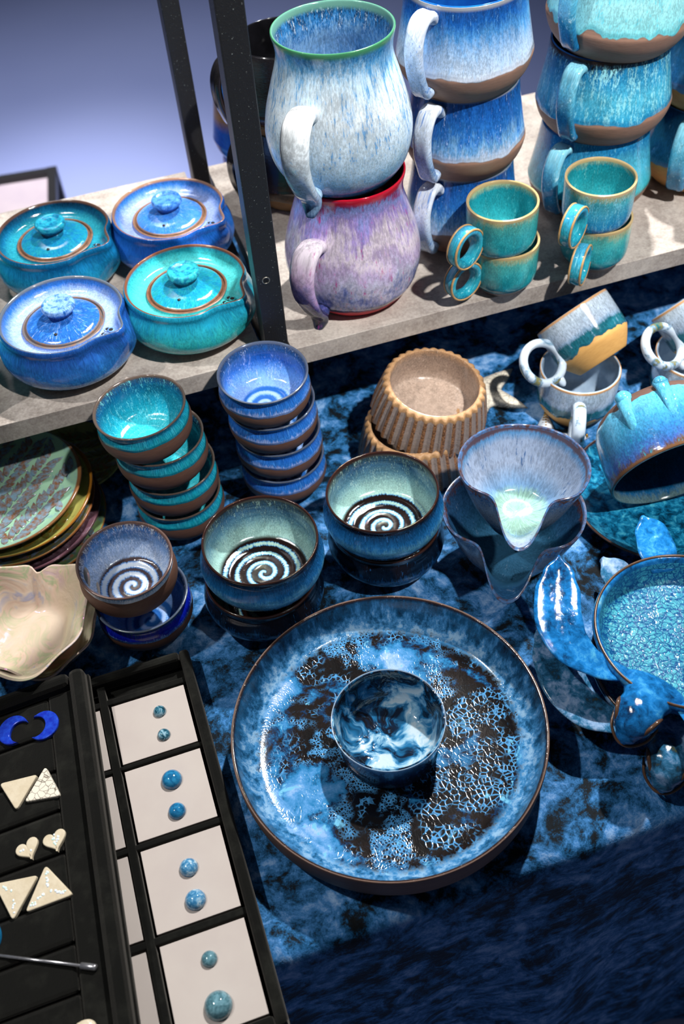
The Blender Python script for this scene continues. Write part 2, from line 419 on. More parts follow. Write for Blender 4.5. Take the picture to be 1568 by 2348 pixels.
# ------------------------------------------------------------------ dark spiral bowls
DR, DH = .0525, .052
def sp_pts(R, h):
    return [(0, 0), (.58*R, 0), (.58*R, 0), (.65*R, .03*h), (.81*R, .16*h), (.945*R, .36*h), (1.0*R, .56*h), (.955*R, .75*h), (.915*R, .86*h), (.925*R, .96*h), (.915*R, 1.*h, 1),
            (.885*R, .985*h, 1), (.865*R, .86*h, 1), (.885*R, .7*h, 1), (.89*R, .48*h, 1), (.80*R, .24*h, 1), (.6*R, .14*h, 1), (.3*R, .12*h, 1), (0, .11*h, 1)]
spiral_in = glaze('mint_spiral_glaze', [(.05, 'a3c8be'), (.3, '94bcb8'), (.5, '5f8ea4'), (.72, '3a6a94'), (.88, '17314c'), (1., '150d0b')], DH, None, sc1=9, a1=.3, a2=.1, fleck='b4d2c8', fleck_t=(.54, .68), edge=('2a1712', .95),
                  spiral=(.0102, .036, [(.25, '1c110e'), (.46, '221a18'), (.57, '1a4a80'), (.68, '5f98bc'), (.82, '9cc2b8'), (1., 'b0cec0')]))
spiral_out = glaze('midnight_run_glaze', [(.10, '04060c'), (.30, '0a1626'), (.40, '3f86ac'), (.52, '5a9fbe'), (.66, '1d559c'), (.80, '10386f'), (.92, '101828')], DH, None, sc1=11, a1=.28, a2=.22, fleck='2f74b8', fleck_t=(.56, .68), edge=('26150f', .97))
spiral_dark = glaze('black_run_glaze', [(.05, '04060c'), (.35, '0b1422'), (.5, '173f80'), (.62, '0a1730'), (.9, '0b1120')], DH, None, sc1=10, a1=.5, a2=.2, fleck='2c63b4', fleck_t=(.60, .70), edge=('3a231a', .97))
def spb(label, mo, loc, tilt, rz):
    o = thing('spiral_bowl', label, 'bowl', loc, (*tilt, rz))
    lathe('bowl_body', sp_pts(DR, DH), [mo, spiral_in], o, 96, 5, ridges(.0102, .0009, .036)); return o
spb('dark blue bowl with wide base under the swirl bowl beside the pale clay bowl', spiral_dark, (.0580, .5205, 0), (0, 0), 1)
spb('blue bowl with black and mint swirl, stacked beside the pale swirled clay bowl', spiral_out, (.0610, .5215, .0415), (.02, -.02), 2.5)
spb('near-black bowl with thin blue runs under the swirl bowl next to the creamers', spiral_dark, (.1770, .5370, 0), (0, 0), 3.5)
spb('blue bowl with mint and brown swirl, stacked between ribbed dishes and platter', spiral_out, (.1750, .5330, .0415), (.02, -.04), 4.4)

# ------------------------------------------------------------------ platter with dip cup
s = NT('laced_platter_glaze')
r, nx, ny = s.polar()
wn = s.noise(s.obj, 30, 3, .6, w=False, color=True); vec = s.vadd(s.obj, s.vscale(wn, .012))
swirl = s.vadd(s.comb(s.math('MULTIPLY', nx, .055), s.math('MULTIPLY', ny, .055), s.math('MULTIPLY', r, 1.1)), s.vscale(wn, .022))
big = s.noise(swirl, 17, 3, .55, .4, w=False); mid = s.noise(vec, 70, 5, .66, .4, w=False); fine = s.noise(s.obj, 480, 3, .7, w=False); pat = s.noise(vec, 24, 2, .5, w=False)
cells = s.voro(vec, 250, 'DISTANCE_TO_EDGE'); cells2 = s.voro(vec, 470, 'DISTANCE_TO_EDGE')
lace = s.math('MAXIMUM', s.math('MULTIPLY', s.step(cells, .01, .15, 1, 0), s.step(pat, .52, .57)), s.math('MULTIPLY', s.step(cells2, .03, .24, 1, 0), s.step(pat, .50, .44)))
bt = s.math('ADD', s.math('MULTIPLY', big, .76), s.math('MULTIPLY', mid, .24)); bt = s.math('ADD', bt, s.math('MULTIPLY', s.math('SUBTRACT', fine, .5), .08))
base = s.ramp(bt, [(.44, '0d0a0a'), (.505, '1a120f'), (.525, '0d2a58'), (.555, '2366aa'), (.60, '5090c8'), (.65, '94b4dc'), (.73, 'b4c8e4')])
base = s.mix(s.math('MULTIPLY', s.math('MULTIPLY', lace, s.step(mid, .42, .52)), s.step(bt, .56, .50)), base, '4f98d0')
base = s.mix(s.math('MULTIPLY', s.step(mid, .61, .67), s.step(bt, .46, .52)), base, '6cb4d4')
rv = s.comb(nx, ny, s.math('MULTIPLY', r, 12)); rn = s.noise(rv, 12, 4, .7, w=False)
wall = s.ramp(s.math('ADD', rn, s.math('MULTIPLY', s.math('SUBTRACT', s.z, .03), 10)), [(.30, '8cb4d4'), (.42, '3f80b4'), (.54, '1a4474'), (.74, '141f34')])
rr = s.math('ADD', r, s.math('MULTIPLY', s.math('SUBTRACT', rn, .5), .02))
col = s.mix(s.step(rr, .099, .106), base, wall)
col = s.mix(s.step(r, .1175, .1187), col, '2a1a15')
s.bump(s.math('ADD', s.math('MULTIPLY', lace, .25), s.math('ADD', mid, s.math('MULTIPLY', fine, .10))), .00030, .5)
platter_glaze = s.set(Base_Color=col, Roughness=.11, Specular_IOR_Level=.6)
s = NT('brown_thrown_clay')
n = s.noise(s.comb(s.math('MULTIPLY', s.x, .15), s.math('MULTIPLY', s.y, .15), s.z), 420, 3, w=False)
brown_clay = s.set(Base_Color=s.mix(n, '6a4d3f', '4a352b'), Roughness=.6); s.bump(n, .0008, .5)
pl = thing('chip_and_dip_platter', 'large round platter with black and blue laced glaze and a raised dip cup', 'platter', (.1115, .3505, 0))
lathe('platter_dish', [(0, 0), (.108, 0), (.108, 0), (.1130, .002), (.1185, .015), (.1206, .031), (.1208, .0425), (.1196, .0435, 1), (.1180, .042, 1), (.1145, .030, 1), (.108, .020, 1), (.096, .0155, 1), (.06, .0135, 1), (0, .013, 1)],
      [brown_clay, platter_glaze], pl, 128, 5)
dip_out = glaze('dark_dip_glaze', [(.2, '0a0d16'), (.5, '0d2242'), (.75, '16406e'), (.95, '5b87ac')], .052, None, sc1=8, a1=.3, a2=.3, fleck='1c4c84', fleck_t=(.58, .7), edge=('8ba3bb', 1.0))
s = NT('dip_pool_glaze')
wn = s.noise(s.obj, 40, 2, .6, w=False, color=True); vec = s.vadd(s.obj, s.vscale(wn, .018)); r, nx, ny = s.polar()
b1 = s.noise(vec, 46, 4, .6, .6, w=False)
col = s.ramp(s.math('ADD', b1, s.math('MULTIPLY', s.math('SUBTRACT', s.z, .03), 2.0)), [(.36, 'b9cdd8'), (.42, '7fb0cc'), (.48, '235f9c'), (.55, '0d1c38'), (.62, '15110f'), (.7, '2c5f8c'), (.8, '3f7494')])
s.bump(b1, .002, .5); dip_in = s.set(Base_Color=col, Roughness=.06, Specular_IOR_Level=.7)
lathe('dip_cup', [(.034, .0135), (.0385, .0145), (.0375, .020), (.0405, .035), (.0432, .0515), (.0426, .0528, 1), (.0408, .0518, 1), (.0375, .036, 1), (.0325, .024, 1), (.022, .0195, 1), (0, .0185, 1)], [dip_out, dip_in], pl, 96)

# ------------------------------------------------------------------ lidded pots on the left board
PH = .054
def pot_mats(tag_, body, dish, lid, edge):
    return [glaze(tag_+'_pot_body', body, PH, .13, ('b9a392', '8d7767'), .02, fleck=body[-1][1], fleck_t=(.55, .68), sc1=10, a1=.4),
            glaze(tag_+'_pot_dish', dish, PH, None, a1=.12, a2=.10, rk=-2., z0=0, edge=(edge, .985)),
            glaze(tag_+'_pot_lid', lid, .066, None, a1=.25, a2=.9, sc2=190, fleck=dish[1][1], fleck_t=(.57, .66)),
            plain(tag_+'_pot_edge', edge, '7a5a44', 200, .35)]
PM = {'deepteal': pot_mats('deepteal', [(.2, '3a94ac'), (.5, '1a789c'), (.8, '0d5a86')], [(.5, '3fa4a8'), (.66, '2890a0'), (.76, '0f5f88'), (.86, '0a2f54')], [(.5, '2a98a8'), (.68, '187c98'), (.85, '105f90'), (1., '1f8aa4')], '5a4238'),
      'royal': pot_mats('royal', [(.2, '7f9fde'), (.45, '2d5fc6'), (.8, '1d49b0')], [(.5, 'a9b8e0'), (.68, '98ace0'), (.80, '3a6ac8'), (.9, '1c3c80')], [(.5, '5b86d8'), (.7, '3f6fcc'), (.85, '2a58b8'), (1., '4a78d0')], '8a6a58'),
      'cobalt': pot_mats('cobalt', [(.2, '5b93d4'), (.45, '2a62bc'), (.8, '1d3f96')], [(.5, '1c3ea0'), (.68, '9cb4e2'), (.80, '2c5cc0'), (.9, '2a3f78')], [(.5, '3d6fca'), (.7, '2350b4'), (.85, '2f60c0'), (1., '7f9fe0')], '57606c'),
      'aqua': pot_mats('aqua', [(.2, '35b3b6'), (.5, '2fb0b4'), (.8, '1b8fae')], [(.5, '5cbcb8'), (.68, '4cb4b4'), (.80, '36b4be'), (.9, '1a74a0')], [(.5, '2fb0b6'), (.7, '1f97ae'), (.85, '1578a4'), (1., '2fa8b4')], '6a4433')}
def spout_def(phi, amp=.165, zt=.024):
    def d(r, a, z, mt):
        da = (a-phi+PI) % TAU-PI; w_ = max(0, min(1, (z-zt)/.018))*max(0, min(1, (r-.036)/.016))
        k = 1+w_*(amp*math.exp(-(da/.19)**2)-.05*math.exp(-((abs(da)-.44)/.17)**2))
        return (r*k*math.cos(a), r*k*math.sin(a), z+w_*.001*math.exp(-(da/.22)**2))
    return d
def pot(key, label, loc, phi, holes=True, knob_tilt=(0, 0)):
    mb, md, ml, me_ = PM[key]
    t = thing('lidded_pot', label, 'teapot', loc, group='lidded pots on the shelf')
    lathe('pot_body', [(0, 0), (.038, 0), (.038, 0), (.045, .003), (.0585, .014), (.0630, .0245), (.0618, .036), (.0575, .0450), (.0575, .0505), (.0560, .0538, 1), (.0538, .0528, 1), (.0512, .0470, 1), (.0455, .0422, 1), (.0380, .0412, 1),
                       (.0377, .0437, 2), (.0357, .0440, 2), (.0353, .0400, 1), (.0350, .039, 1), (0, .039, 1)], [mb, md, me_], t, 96, 5, spout_def(phi))
    DZ = .006
    L = lathe('lid', [(a_, b_+DZ, *c_) for a_, b_, *c_ in [(0, .0335), (.0335, .0345), (.0340, .0372), (.0328, .0392, 1), (.026, .0425, 1), (.016, .0452, 1), (.0100, .0470, 1), (.0092, .0500, 1), (.0130, .0520, 1), (.0152, .0550, 1), (.0142, .0585, 1), (.0115, .0592, 1), (.008, .0578, 1), (0, .0575, 1)]], [me_, ml], t, 72)
    L['label'] = 'domed lid with a button knob'
    bm = bmesh.new(); blob(bm, polar_pt(phi-1.2, .024, .0492), (.0016, .0016, .0010)); finish(bm, 'steam_hole', hole_shade, L)  # near-black bead painted as the shade inside the hole
    if holes:
        for (da, rr) in ((-.36, .0432), (-.19, .0428), (-.02, .0430), (.15, .0432), (-.27, .0486), (-.09, .0490), (.08, .0490)):
            c = polar_pt(phi+da, rr, .0422+max(0, rr-.045)*.75)
            bm = bmesh.new(); sweep([c+polar_pt(TAU*i/16, .0026, 0) for i in range(16)], (.0007, .0008), (0, 0, 1), 8, True, bm)
            h_ = finish(bm, 'strainer_hole', md, t)
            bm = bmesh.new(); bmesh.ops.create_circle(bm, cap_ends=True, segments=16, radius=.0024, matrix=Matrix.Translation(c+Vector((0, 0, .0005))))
            finish(bm, 'hole_shade_disc', hole_shade, h_)  # dark disc laid over the dish, painted shade of the opening
    return t
pot('deepteal', 'dark teal lidded pot with dark blue rim beside the rear of the shelf', (-.0355, .902, SZ), -.72)
pot('royal', 'royal blue lidded pot with white lilac dish, by the rear steel post', (.0800, .896, SZ), -.78)
pot('cobalt', 'cobalt blue lidded pot with speckled white lid at the shelf front', (-.0455, .7665, SZ), -.74)
pot('aqua', 'aqua turquoise lidded pot with brown lid ring beside the front steel post', (.0700, .7715, SZ), -.84)
pot('aqua', 'pale turquoise lidded pot at the shelf front beside the cobalt pot', (-.1735, .765, SZ), -.5, False)
pot('aqua', 'turquoise lidded pot behind the pale turquoise pot on the shelf', (-.1700, .890, SZ), -.4, False)

# ------------------------------------------------------------------ mugs on the right board
def strap(name, pts, rad, phi, mat, parent, groove=0., power=.8, seg=18, sub=6):
    """pts = (radius, z); strap handle in the vertical plane at angle phi"""
    path = crv([polar_pt(phi, r_, z_) for r_, z_ in pts], sub); n = len(path)
    if isinstance(rad, list):
        k = len(rad)-1; rr = []
        for i in range(n):
            u = i/(n-1)*k; j = min(int(u), k-1); f = u-j
            rr.append(tuple(rad[j][q]*(1-f)+rad[j+1][q]*f for q in (0, 1)))
    else: rr = [rad]*n
    return finish(sweep(path, rr, (-math.sin(phi), math.cos(phi), 0), seg, power=power, groove=groove), name, mat, parent)

# two pear-shaped mugs
white_mug = glaze('snow_blue_run_glaze', [(.02, '3f82b8'), (.12, '7fb2d6'), (.30, 'b9d2e4'), (.60, 'd8e4ec'), (.80, 'bcd6e8'), (.90, '6aa6d2'), (.97, '1d6ea6')], .128, .05, ('4a6a78', '2c3f4a'), .02, sc1=7, a1=.30, a2=.25, fleck='4088c0', fleck_t=(.54, .64), edge=('3f7f5a', .985))
white_mug_in = glaze('snow_blue_inside', [(.5, '4a8fc4'), (.75, '8fbadb'), (.88, '2f78b4'), (.97, '0f3a62')], .128, None, sc1=7, a1=.5, fleck='c6dcec', fleck_t=(.55, .68), edge=('58887c', .98))
purple_mug = glaze('plum_run_glaze', [(.06, '2a3a66'), (.14, '7a86c4'), (.28, 'c8c6de'), (.45, 'b9a6cc'), (.60, 'd2c6d2'), (.74, '9a86c4'), (.86, '8090cc'), (.96, '8a3a6c')], .128, .10, ('c8303c', 'a81e2c'), .05, sc1=6, a1=.4, a2=.7, sc2=30, fleck='a83a80', fleck_t=(.575, .66), edge=('b8142c', .97))
red_in = plain('crimson_glaze', '8c1022', '5c0a18', 40, .1)
def pear(label, mo, mi, mh, loc, phi, sR=1., rot=(0, 0, 0)):
    t = thing('pear_mug', label, 'mug', loc, rot)
    P = [(0, 0), (.043, 0), (.043, 0), (.048, .004), (.0595, .020), (.0645, .042), (.0625, .062), (.0555, .086), (.0495, .105), (.0490, .116), (.0512, .1265), (.0502, .1285, 1), (.0485, .1265, 1), (.0462, .116, 1), (.0465, .105, 1), (.0525, .086, 1), (.0595, .060, 1), (.0605, .042, 1), (.052, .016, 1), (.03, .008, 1), (0, .007, 1)]
    lathe('mug_body', [(r_*sR, z_, *k) for r_, z_, *k in P], [mo, mi], t, 96)
    strap('handle', [(.052, .080), (.066, .088), (.080, .083), (.0875, .066), (.0855, .046), (.076, .026), (.0665, .014), (.0655, .006), (.0705, -.002)],
          [(.0075, .0065), (.0115, .0055), (.0125, .0050), (.0125, .0048), (.012, .0048), (.011, .0048), (.010, .005), (.0085, .0045), (.003, .002)], phi, mh, t)
    bm = bmesh.new(); blob(bm, polar_pt(phi, .063, .0155), (.009, .009, .0065), 16, 10)
    finish(bm, 'handle_joint', mh, t)
    return t
white_h = glaze('snow_handle_glaze', [(.0, '2c3c66'), (.14, '8fb2d4'), (.35, 'd5e4ee'), (.75, 'f0f4f6')], .128, None, sc1=6, a1=.2, a2=.3, fleck='5fa0d0', fleck_t=(.58, .68))
purple_h = glaze('plum_handle_glaze', [(.0, '1c2140'), (.16, '343a6c'), (.30, '8a7cc0'), (.5, 'c2a6c8'), (.72, 'd6ccd8')], .128, None, sc1=6, a1=.3, a2=.5, fleck='9a2f7c', fleck_t=(.58, .68))
pear('pear-shaped mug with purple, white and red glaze and a red foot, standing on the shelf', purple_mug, red_in, purple_h, (.2315, .768, SZ), math.radians(221))
pear('big pear-shaped mug in white and sky blue glaze stacked on the purple mug', white_mug, white_mug_in, white_h, (.2265, .770, SZ+.1240), math.radians(229), .98)

# wide-bottomed mugs with bare clay feet
MH = .090
mug_pts = [(0, 0), (.034, 0), (.034, 0), (.042, .003), (.0540, .017), (.0588, .0300), (.0582, .036), (.0560, .048), (.0525, .068), (.0500, .087), (.0492, .0898, 1), (.0478, .0885, 1), (.0490, .068, 1), (.0525, .046, 1), (.0545, .028, 1), (.048, .014, 1), (.02, .009, 1), (0, .009, 1)]
clay2 = ('a27c68', '75584a')
sky = glaze('lilac_blue_run_glaze', [(.10, 'e2e6f2'), (.38, 'c9dbf0'), (.58, '9fc2e8'), (.74, '4b82d0'), (.86, '1c4fb0'), (.95, '1a3c8c')], MH, .37, clay2, .04, sc1=8, a1=.3, a2=.25, fleck='6f9fdc', fleck_t=(.58, .68), edge=('8f9298', .985))
sky2 = glaze('deep_blue_run_glaze', [(.10, 'd6dcee'), (.36, 'b9cfee'), (.5, '6f9fe0'), (.64, '2c64c6'), (.82, '1b4cb0'), (.95, '16367e')], MH, .37, clay2, .04, sc1=7, a1=.5, a2=.35, fleck='a9c6ec', fleck_t=(.58, .68), edge=('8f9298', .985))
sky_in = plain('deep_blue_inside', '12409a', '1c5cb8', 60, .08)
sky_h = glaze('lilac_handle_glaze', [(.1, 'c5d4ec'), (.4, '9fbfe6'), (.7, 'd2e0f2'), (.95, 'e2eaf5')], MH, None, sc1=10, a1=.5, a2=.4, fleck='2c5cb4', fleck_t=(.54, .64))
aqua1 = glaze('bright_aqua_run_glaze', [(.10, '5fd0dc'), (.4, '8fe0e8'), (.65, 'a6e8ee'), (.9, '62cfe2')], MH, .40, clay2, .07, 2.2, sc1=9, a1=.3, fleck='38bcd2', fleck_t=(.55, .68))
aqua2 = glaze('streaked_turquoise_glaze', [(.10, '1d86c0'), (.35, '2f9fcc'), (.6, '4fb6d6'), (.85, '1f86bc'), (.97, '2c2a2a')], MH, .37, clay2, .045, sc1=9, a1=.35, fleck='94dce8', fleck_t=(.52, .62), edge=('3a2c26', .98))
aqua3 = glaze('green_turquoise_glaze', [(.10, '2aa8a8'), (.4, '37aec0'), (.7, '4fb6d6'), (.9, '1f7fb8')], MH, .33, clay2, .03, sc1=7, a1=.4, a2=.4, fleck='86d6e0', fleck_t=(.56, .68))
aqua_h = glaze('turquoise_handle_glaze', [(.1, '12609c'), (.4, '2f92c4'), (.7, '5fb8d8'), (.95, '86cbe0')], MH, None, sc1=10, a1=.5, a2=.5, fleck='bfe6f0', fleck_t=(.58, .66))
navy = glaze('night_blue_run_glaze', [(.10, '6f93c4'), (.3, '2f5a94'), (.6, '26508c'), (.95, '16305c')], MH, .38, ('d2a064', 'a8783f'), .06, sc1=8, a1=.5, fleck='9fbfe0', fleck_t=(.6, .7))
def mug(label, mo, mi, mh, loc, phi, rot=(0, 0, 0), k=1., group=None):
    t = thing('handled_mug', label, 'mug', loc, rot, group)
    lathe('mug_body', [(r_*k, z_, *q) for r_, z_, *q in mug_pts], [mo, mi], t, 96)
    strap('handle', [(.048, .076), (.056, .083), (.067, .081), (.0745, .067), (.0745, .048), (.0695, .031), (.0635, .020), (.0555, .021)],
          [(.0085, .005), (.009, .005), (.009, .0046), (.009, .0044), (.009, .0044), (.009, .0044), (.0095, .005), (.008, .0045)], phi, mh, t, .35)
    return t
gb = 'blue mugs stacked beside the pear mugs'; gt = 'turquoise mugs stacked behind the small cups'
mug('blue mug with bare clay foot, bottom of the stack beside the pear mugs', sky2, sky_in, sky_h, (.3620, .8130, SZ), math.radians(217), group=gb, k=.97)
mug('blue and white mug with bare clay foot, middle of the stack beside the pear mugs', sky2, sky_in, sky_h, (.3620, .8110, SZ+.0805), math.radians(217), (.02, -.02, 0), .97, gb)
mug('white and blue mug with bare clay foot, topmost of its stack beside the pear mugs', sky, sky_in, sky_h, (.3580, .8080, SZ+.1625), math.radians(213), (.03, -.03, 0), 1.03, gb)
mug('green-blue mug at the bottom of the turquoise mug stack behind the small cups', aqua3, sky_in, aqua_h, (.5080, .8200, SZ), math.radians(210), k=1.06, group=gt)
mug('streaked turquoise mug, middle of the turquoise stack behind the small cups', aqua2, sky_in, aqua_h, (.5105, .8170, SZ+.0825), math.radians(213), (0, -.02, 0), 1.10, gt)
mug('bright aqua mug with dripping glaze, topmost of the turquoise stack', aqua1, sky_in, aqua_h, (.5100, .8130, SZ+.1645), math.radians(202), (.02, .03, 0), 1.12, gt)
mug('night blue mug with golden tan foot standing beside the turquoise stack', navy, sky_in, aqua_h, (.632, .818, SZ), math.radians(222), k=1.0)
mug('night blue mug stacked on the golden-footed mug beside the turquoise stack', navy, sky_in, aqua_h, (.635, .818, SZ+.08), math.radians(230), k=1.0)
dkm = glaze('dark_brown_run_glaze', [(.1, '5a3f24'), (.35, '241a18'), (.6, '12100f'), (.9, '1c1a1c')], MH, .22, ('8a6234', '5e4224'), .03)
dk_in = plain('black_glaze', '0c0c0e', '16161a', 50, .1)
mug('dark brown-black mug at the stack bottom behind the white pear mug', dkm, dk_in, dkm, (.228, .955, SZ), math.radians(200), k=.95)
mug('dark mug stacked on another dark mug behind the white pear mug', dkm, dk_in, dkm, (.229, .955, SZ+.08), math.radians(190), k=.95)
mug('tan and blue banded mug at the rear of the shelf behind the golden-footed mugs', navy, sky_in, aqua_h, (.665, .945, SZ), math.radians(100), k=1.0)
mug('dark blue mug stacked on the tan banded mug behind the golden-footed mugs', navy, sky_in, aqua_h, (.665, .945, SZ+.08), math.radians(100), k=1.0)
mug('blurred royal blue mug at the bottom of the stack behind the shelf', glaze('royal_plain', [(.1, '1c3aa8'), (.9, '2448c0')], MH), sky_in, sky_h, (.227, 1.135, 0), math.radians(30), k=.9)
mug('royal blue mug with tan band, second in the stack behind the shelf', glaze('royal_band', [(.1, '1c3aa8'), (.55, '2040b0'), (.7, '8a6a4c'), (.95, '6a4c38')], MH, a1=.05, a2=.05), sky_in, sky_h, (.227, 1.135, .08), math.radians(60), k=.9)

# small cups with ring handles
CH = .050
cup_pts = [(0, 0), (.0225, 0), (.0225, 0), (.0245, .003), (.0305, .010), (.0325, .018), (.0328, .034), (.0330, .0485), (.0322, .0503, 1), (.0303, .0492, 1), (.0296, .036, 1), (.0292, .018, 1), (.024, .009, 1), (0, .008, 1)]
cupg = glaze('sea_green_cup_glaze', [(.08, '127c98'), (.35, '1f9aa4'), (.6, '35aab0'), (.82, '4fb0a8'), (.96, 'a8a878')], CH, .10, ('a8988c', '887a70'), .02, sc1=9, a1=.25, a2=.35, sc2=50, fleck='5fc6c8', fleck_t=(.56, .68), edge=('b09a6e', .975))
cupb = glaze('sea_blue_cup_glaze', [(.08, '1c7cc0'), (.35, '2690c4'), (.6, '3fa6c4'), (.85, '48a8b0'), (.96, 'a8a878')], CH, .10, ('a8988c', '887a70'), .02, sc1=9, a1=.3, a2=.35, sc2=50, fleck='7fcbe0', fleck_t=(.54, .64), edge=('b8a07a', .975))
cup_in = glaze('sea_green_cup_inside', [(.1, '3fb4bc'), (.5, '2aa2ae'), (.85, '1d8e9c'), (.97, '9aa882')], CH, None, sc1=8, a1=.2, a2=.4, fleck='7fd2d2', fleck_t=(.56, .7), edge=('b09a6e', .97))
ringg = glaze('ring_handle_glaze', [(.1, '147f9c'), (.5, '2ea2b4'), (.9, '3c9ac0')], CH, None, sc1=12, a1=.5, a2=.6, sc2=70, fleck='8fd6d8', fleck_t=(.58, .68))
tan_line = plain('bare_tan_edge', 'c09a66', 'a07c50', 120, .4)
def cup(label, mo, loc, phi, rot=(0, 0, 0)):
    t = thing('ring_handle_cup', label, 'cup', loc, rot, 'small cups with ring handles')
    lathe('cup_body', cup_pts, [mo, cup_in], t, 80)
    c = polar_pt(phi, .0485, .026); u = polar_pt(phi, 1, 0); path = [c+u*(.0155*math.cos(TAU*i/40))+Vector((0, 0, .0165*math.sin(TAU*i/40))) for i in range(40)]
    sd = (-math.sin(phi), math.cos(phi), 0)
    h_ = finish(sweep(path, (.0062, .0036), sd, 14, True, power=.75), 'ring_handle', ringg, t)
    for sg in (-1, 1):
        bm = sweep([p+Vector(sd)*.0052*sg+(p-c).normalized()*.0026 for p in path], (.0011, .0011), sd, 8, True); finish(bm, 'edge_line', tan_line, h_)
    return t
cup('lower teal cup with ring handle in the stack beside the blue mugs', cupg, (.3665, .7205, SZ), math.radians(196))
cup('teal cup with tan rim and ring handle, upper one beside the blue mugs', cupg, (.3625, .7200, SZ+.0420), math.radians(204), (.02, -.03, 0))
cup('lower blue-green cup with ring handle in front of the turquoise mugs', cupg, (.4635, .7205, SZ), math.radians(226))
cup('bright blue cup with tan rim and ring handle, upper one before the turquoise mugs', cupb, (.4600, .7195, SZ+.0425), math.radians(216), (.02, -.02, 0))

# ------------------------------------------------------------------ speckled mugs on the cloth
SH = .058
spk_pts = [(0, 0), (.0255, 0), (.0255, 0), (.028, .002), (.0375, .016), (.0395, .024), (.0398, .040), (.0398, .0565), (.0388, .0582, 1), (.0372, .0570, 1), (.0368, .04, 1), (.0362, .022, 1), (.028, .010, 1), (0, .009, 1)]
speckled = glaze('speckled_white_teal_glaze', [(.28, '1c5f70'), (.53, '1f6676'), (.57, '7f9fbc'), (.64, 'a9bcd2'), (.80, 'b6c8da'), (.95, 'bccbd8')], SH, .36, ('d8a862', 'b98846'), .075, 1.6, sc1=5, a1=.12, a2=.16, fleck='8fa9c6', fleck_t=(.58, .7), speck=('22384c', 420.), edge=('c09468', .985))
speck_in = plain('pale_blue_inside', '8aa0b8', '9fb4c8', 90, .1)
ring_w = NT('dripped_ring_glaze'); n = ring_w.noise(ring_w.obj, 45, 4, .6, .6)
ring_w.bump(n, .001, .4); ring_w = ring_w.set(Base_Color=ring_w.ramp(n, [(.30, '23606a'), (.37, '7a7444'), (.40, '5f8098'), (.45, 'b4c4d4'), (.7, 'c6d2de')]), Roughness=.07)
def smug(label, loc, rot, phi, nub=True, ring=(.0205, .0205), cz=.031, tw=.0047):
    t = thing('speckled_mug', label, 'mug', loc, rot)
    lathe('mug_body', spk_pts, [speckled, speck_in], t, 80)
    c = polar_pt(phi, .0395+ring[0]*.86, cz); u = polar_pt(phi, 1, 0)
    path = [c+u*(ring[0]*math.cos(TAU*i/40))+Vector((0, 0, ring[1]*math.sin(TAU*i/40))) for i in range(40)]
    bm = sweep(path, (tw*1.1, tw*.92), (-math.sin(phi), math.cos(phi), 0), 14, True)
    hd = finish(bm, 'ring_handle', ring_w, t)
    if nub:
        bm = bmesh.new(); blob(bm, c+Vector((0, 0, -ring[1]-.003))-u*.006, (.0042, .0042, .0075)); finish(bm, 'glaze_drip', ring_w, hd)
    return t
def axis_rot(d, spin=0.):
    q = Vector(d).normalized().to_track_quat('Z', 'Y'); return (q @ Euler((0, 0, spin)).to_quaternion()).to_euler()
LEAN = (-.292, .76, .573)
def phi_of(rot, u):
    m_ = Euler(rot).to_matrix(); return math.atan2(Vector(u).dot(m_.col[1]), Vector(u).dot(m_.col[0]))
LROT = axis_rot(LEAN); LPHI = phi_of(LROT, -RIGHT*.86-UP*.42-FWD*.25)
smug('speckled white mug standing upright on the velvet beneath a tilted mug', (.4235, .6475, 0), (0, 0, 0), math.radians(243), False, (.0190, .0225), .0275, .0060)
smug('speckled mug with teal band tilted into the upright speckled mug', (.4500, .6500, .0560), LROT, LPHI)
smug('speckled white mug upright at the cloth edge beside the tilted blue cup', (.5390, .6240, 0), (0, 0, 0), math.radians(205), False, (.0195, .0195), .026)
smug('speckled mug tilted into the second upright speckled mug', (.5655, .6265, .0560), LROT, LPHI+.1)

# ------------------------------------------------------------------ ribbed dishes
s = NT('ribbed_stoneware')
th = s.math('ARCTAN2', s.y, s.x); cw = s.math('COSINE', s.math('MULTIPLY', th, 34.)); n = s.noise(s.obj, 700, 3, .7); n2 = s.noise(s.obj, 200, 3)
rid = s.step(cw, .15, .60); top = s.step(s.z, .0405, .0425)
rid = s.math('MAXIMUM', rid, top)
col = s.mix(rid, s.mix(n2, '9c8d84', '7c6f67'), s.mix(top, s.mix(s.step(n, .40, .62), '57381f', '976a45'), s.mix(n, '8a6442', 'bb9468')))
s.bump(s.math('ADD', n, n2), .0008, .6); ribbed = s.set(Base_Color=col, Roughness=.5)
sand_in = glaze('sand_inside_glaze', [(.0, 'b7a394'), (.3, 'b09c8e'), (.8, '9a8678'), (1., 'b08a66')], .046, None, a1=.1, a2=.25, sc2=160, fleck='c4b2a4', rough=.1)
def rib_dish(label, loc, rot):
    t = thing('ribbed_dish', label, 'dish', loc, rot)
    def d(r, a, z, mt):
        k = 1
        if mt == 0 and r > .03: k = 1+.055*(math.cos(34*a)*.5+.5)**.7*min(1, (.050-z)/.006)-.02
        return (r*k*math.cos(a), r*k*math.sin(a), z)
    lathe('dish_body', [(0, 0), (.044, 0), (.044, 0), (.0545, .001), (.0555, .004), (.0540, .016), (.0510, .030), (.0480, .0425), (.0462, .0458), (.0440, .0462, 1), (.0425, .0445, 1), (.0425, .028, 1), (.042, .014, 1), (.036, .0095, 1), (0, .009, 1)],
          [ribbed, sand_in], t, 340, 4, d)
    return t
rib_dish('sand-coloured ribbed dish lying flat underneath another ribbed dish', (.2480, .6480, 0), (0, 0, 0))
rib_dish('sand-coloured ribbed dish with scalloped rim resting tilted on its twin', (.2650, .6570, .0410), (.14, .07, .3))

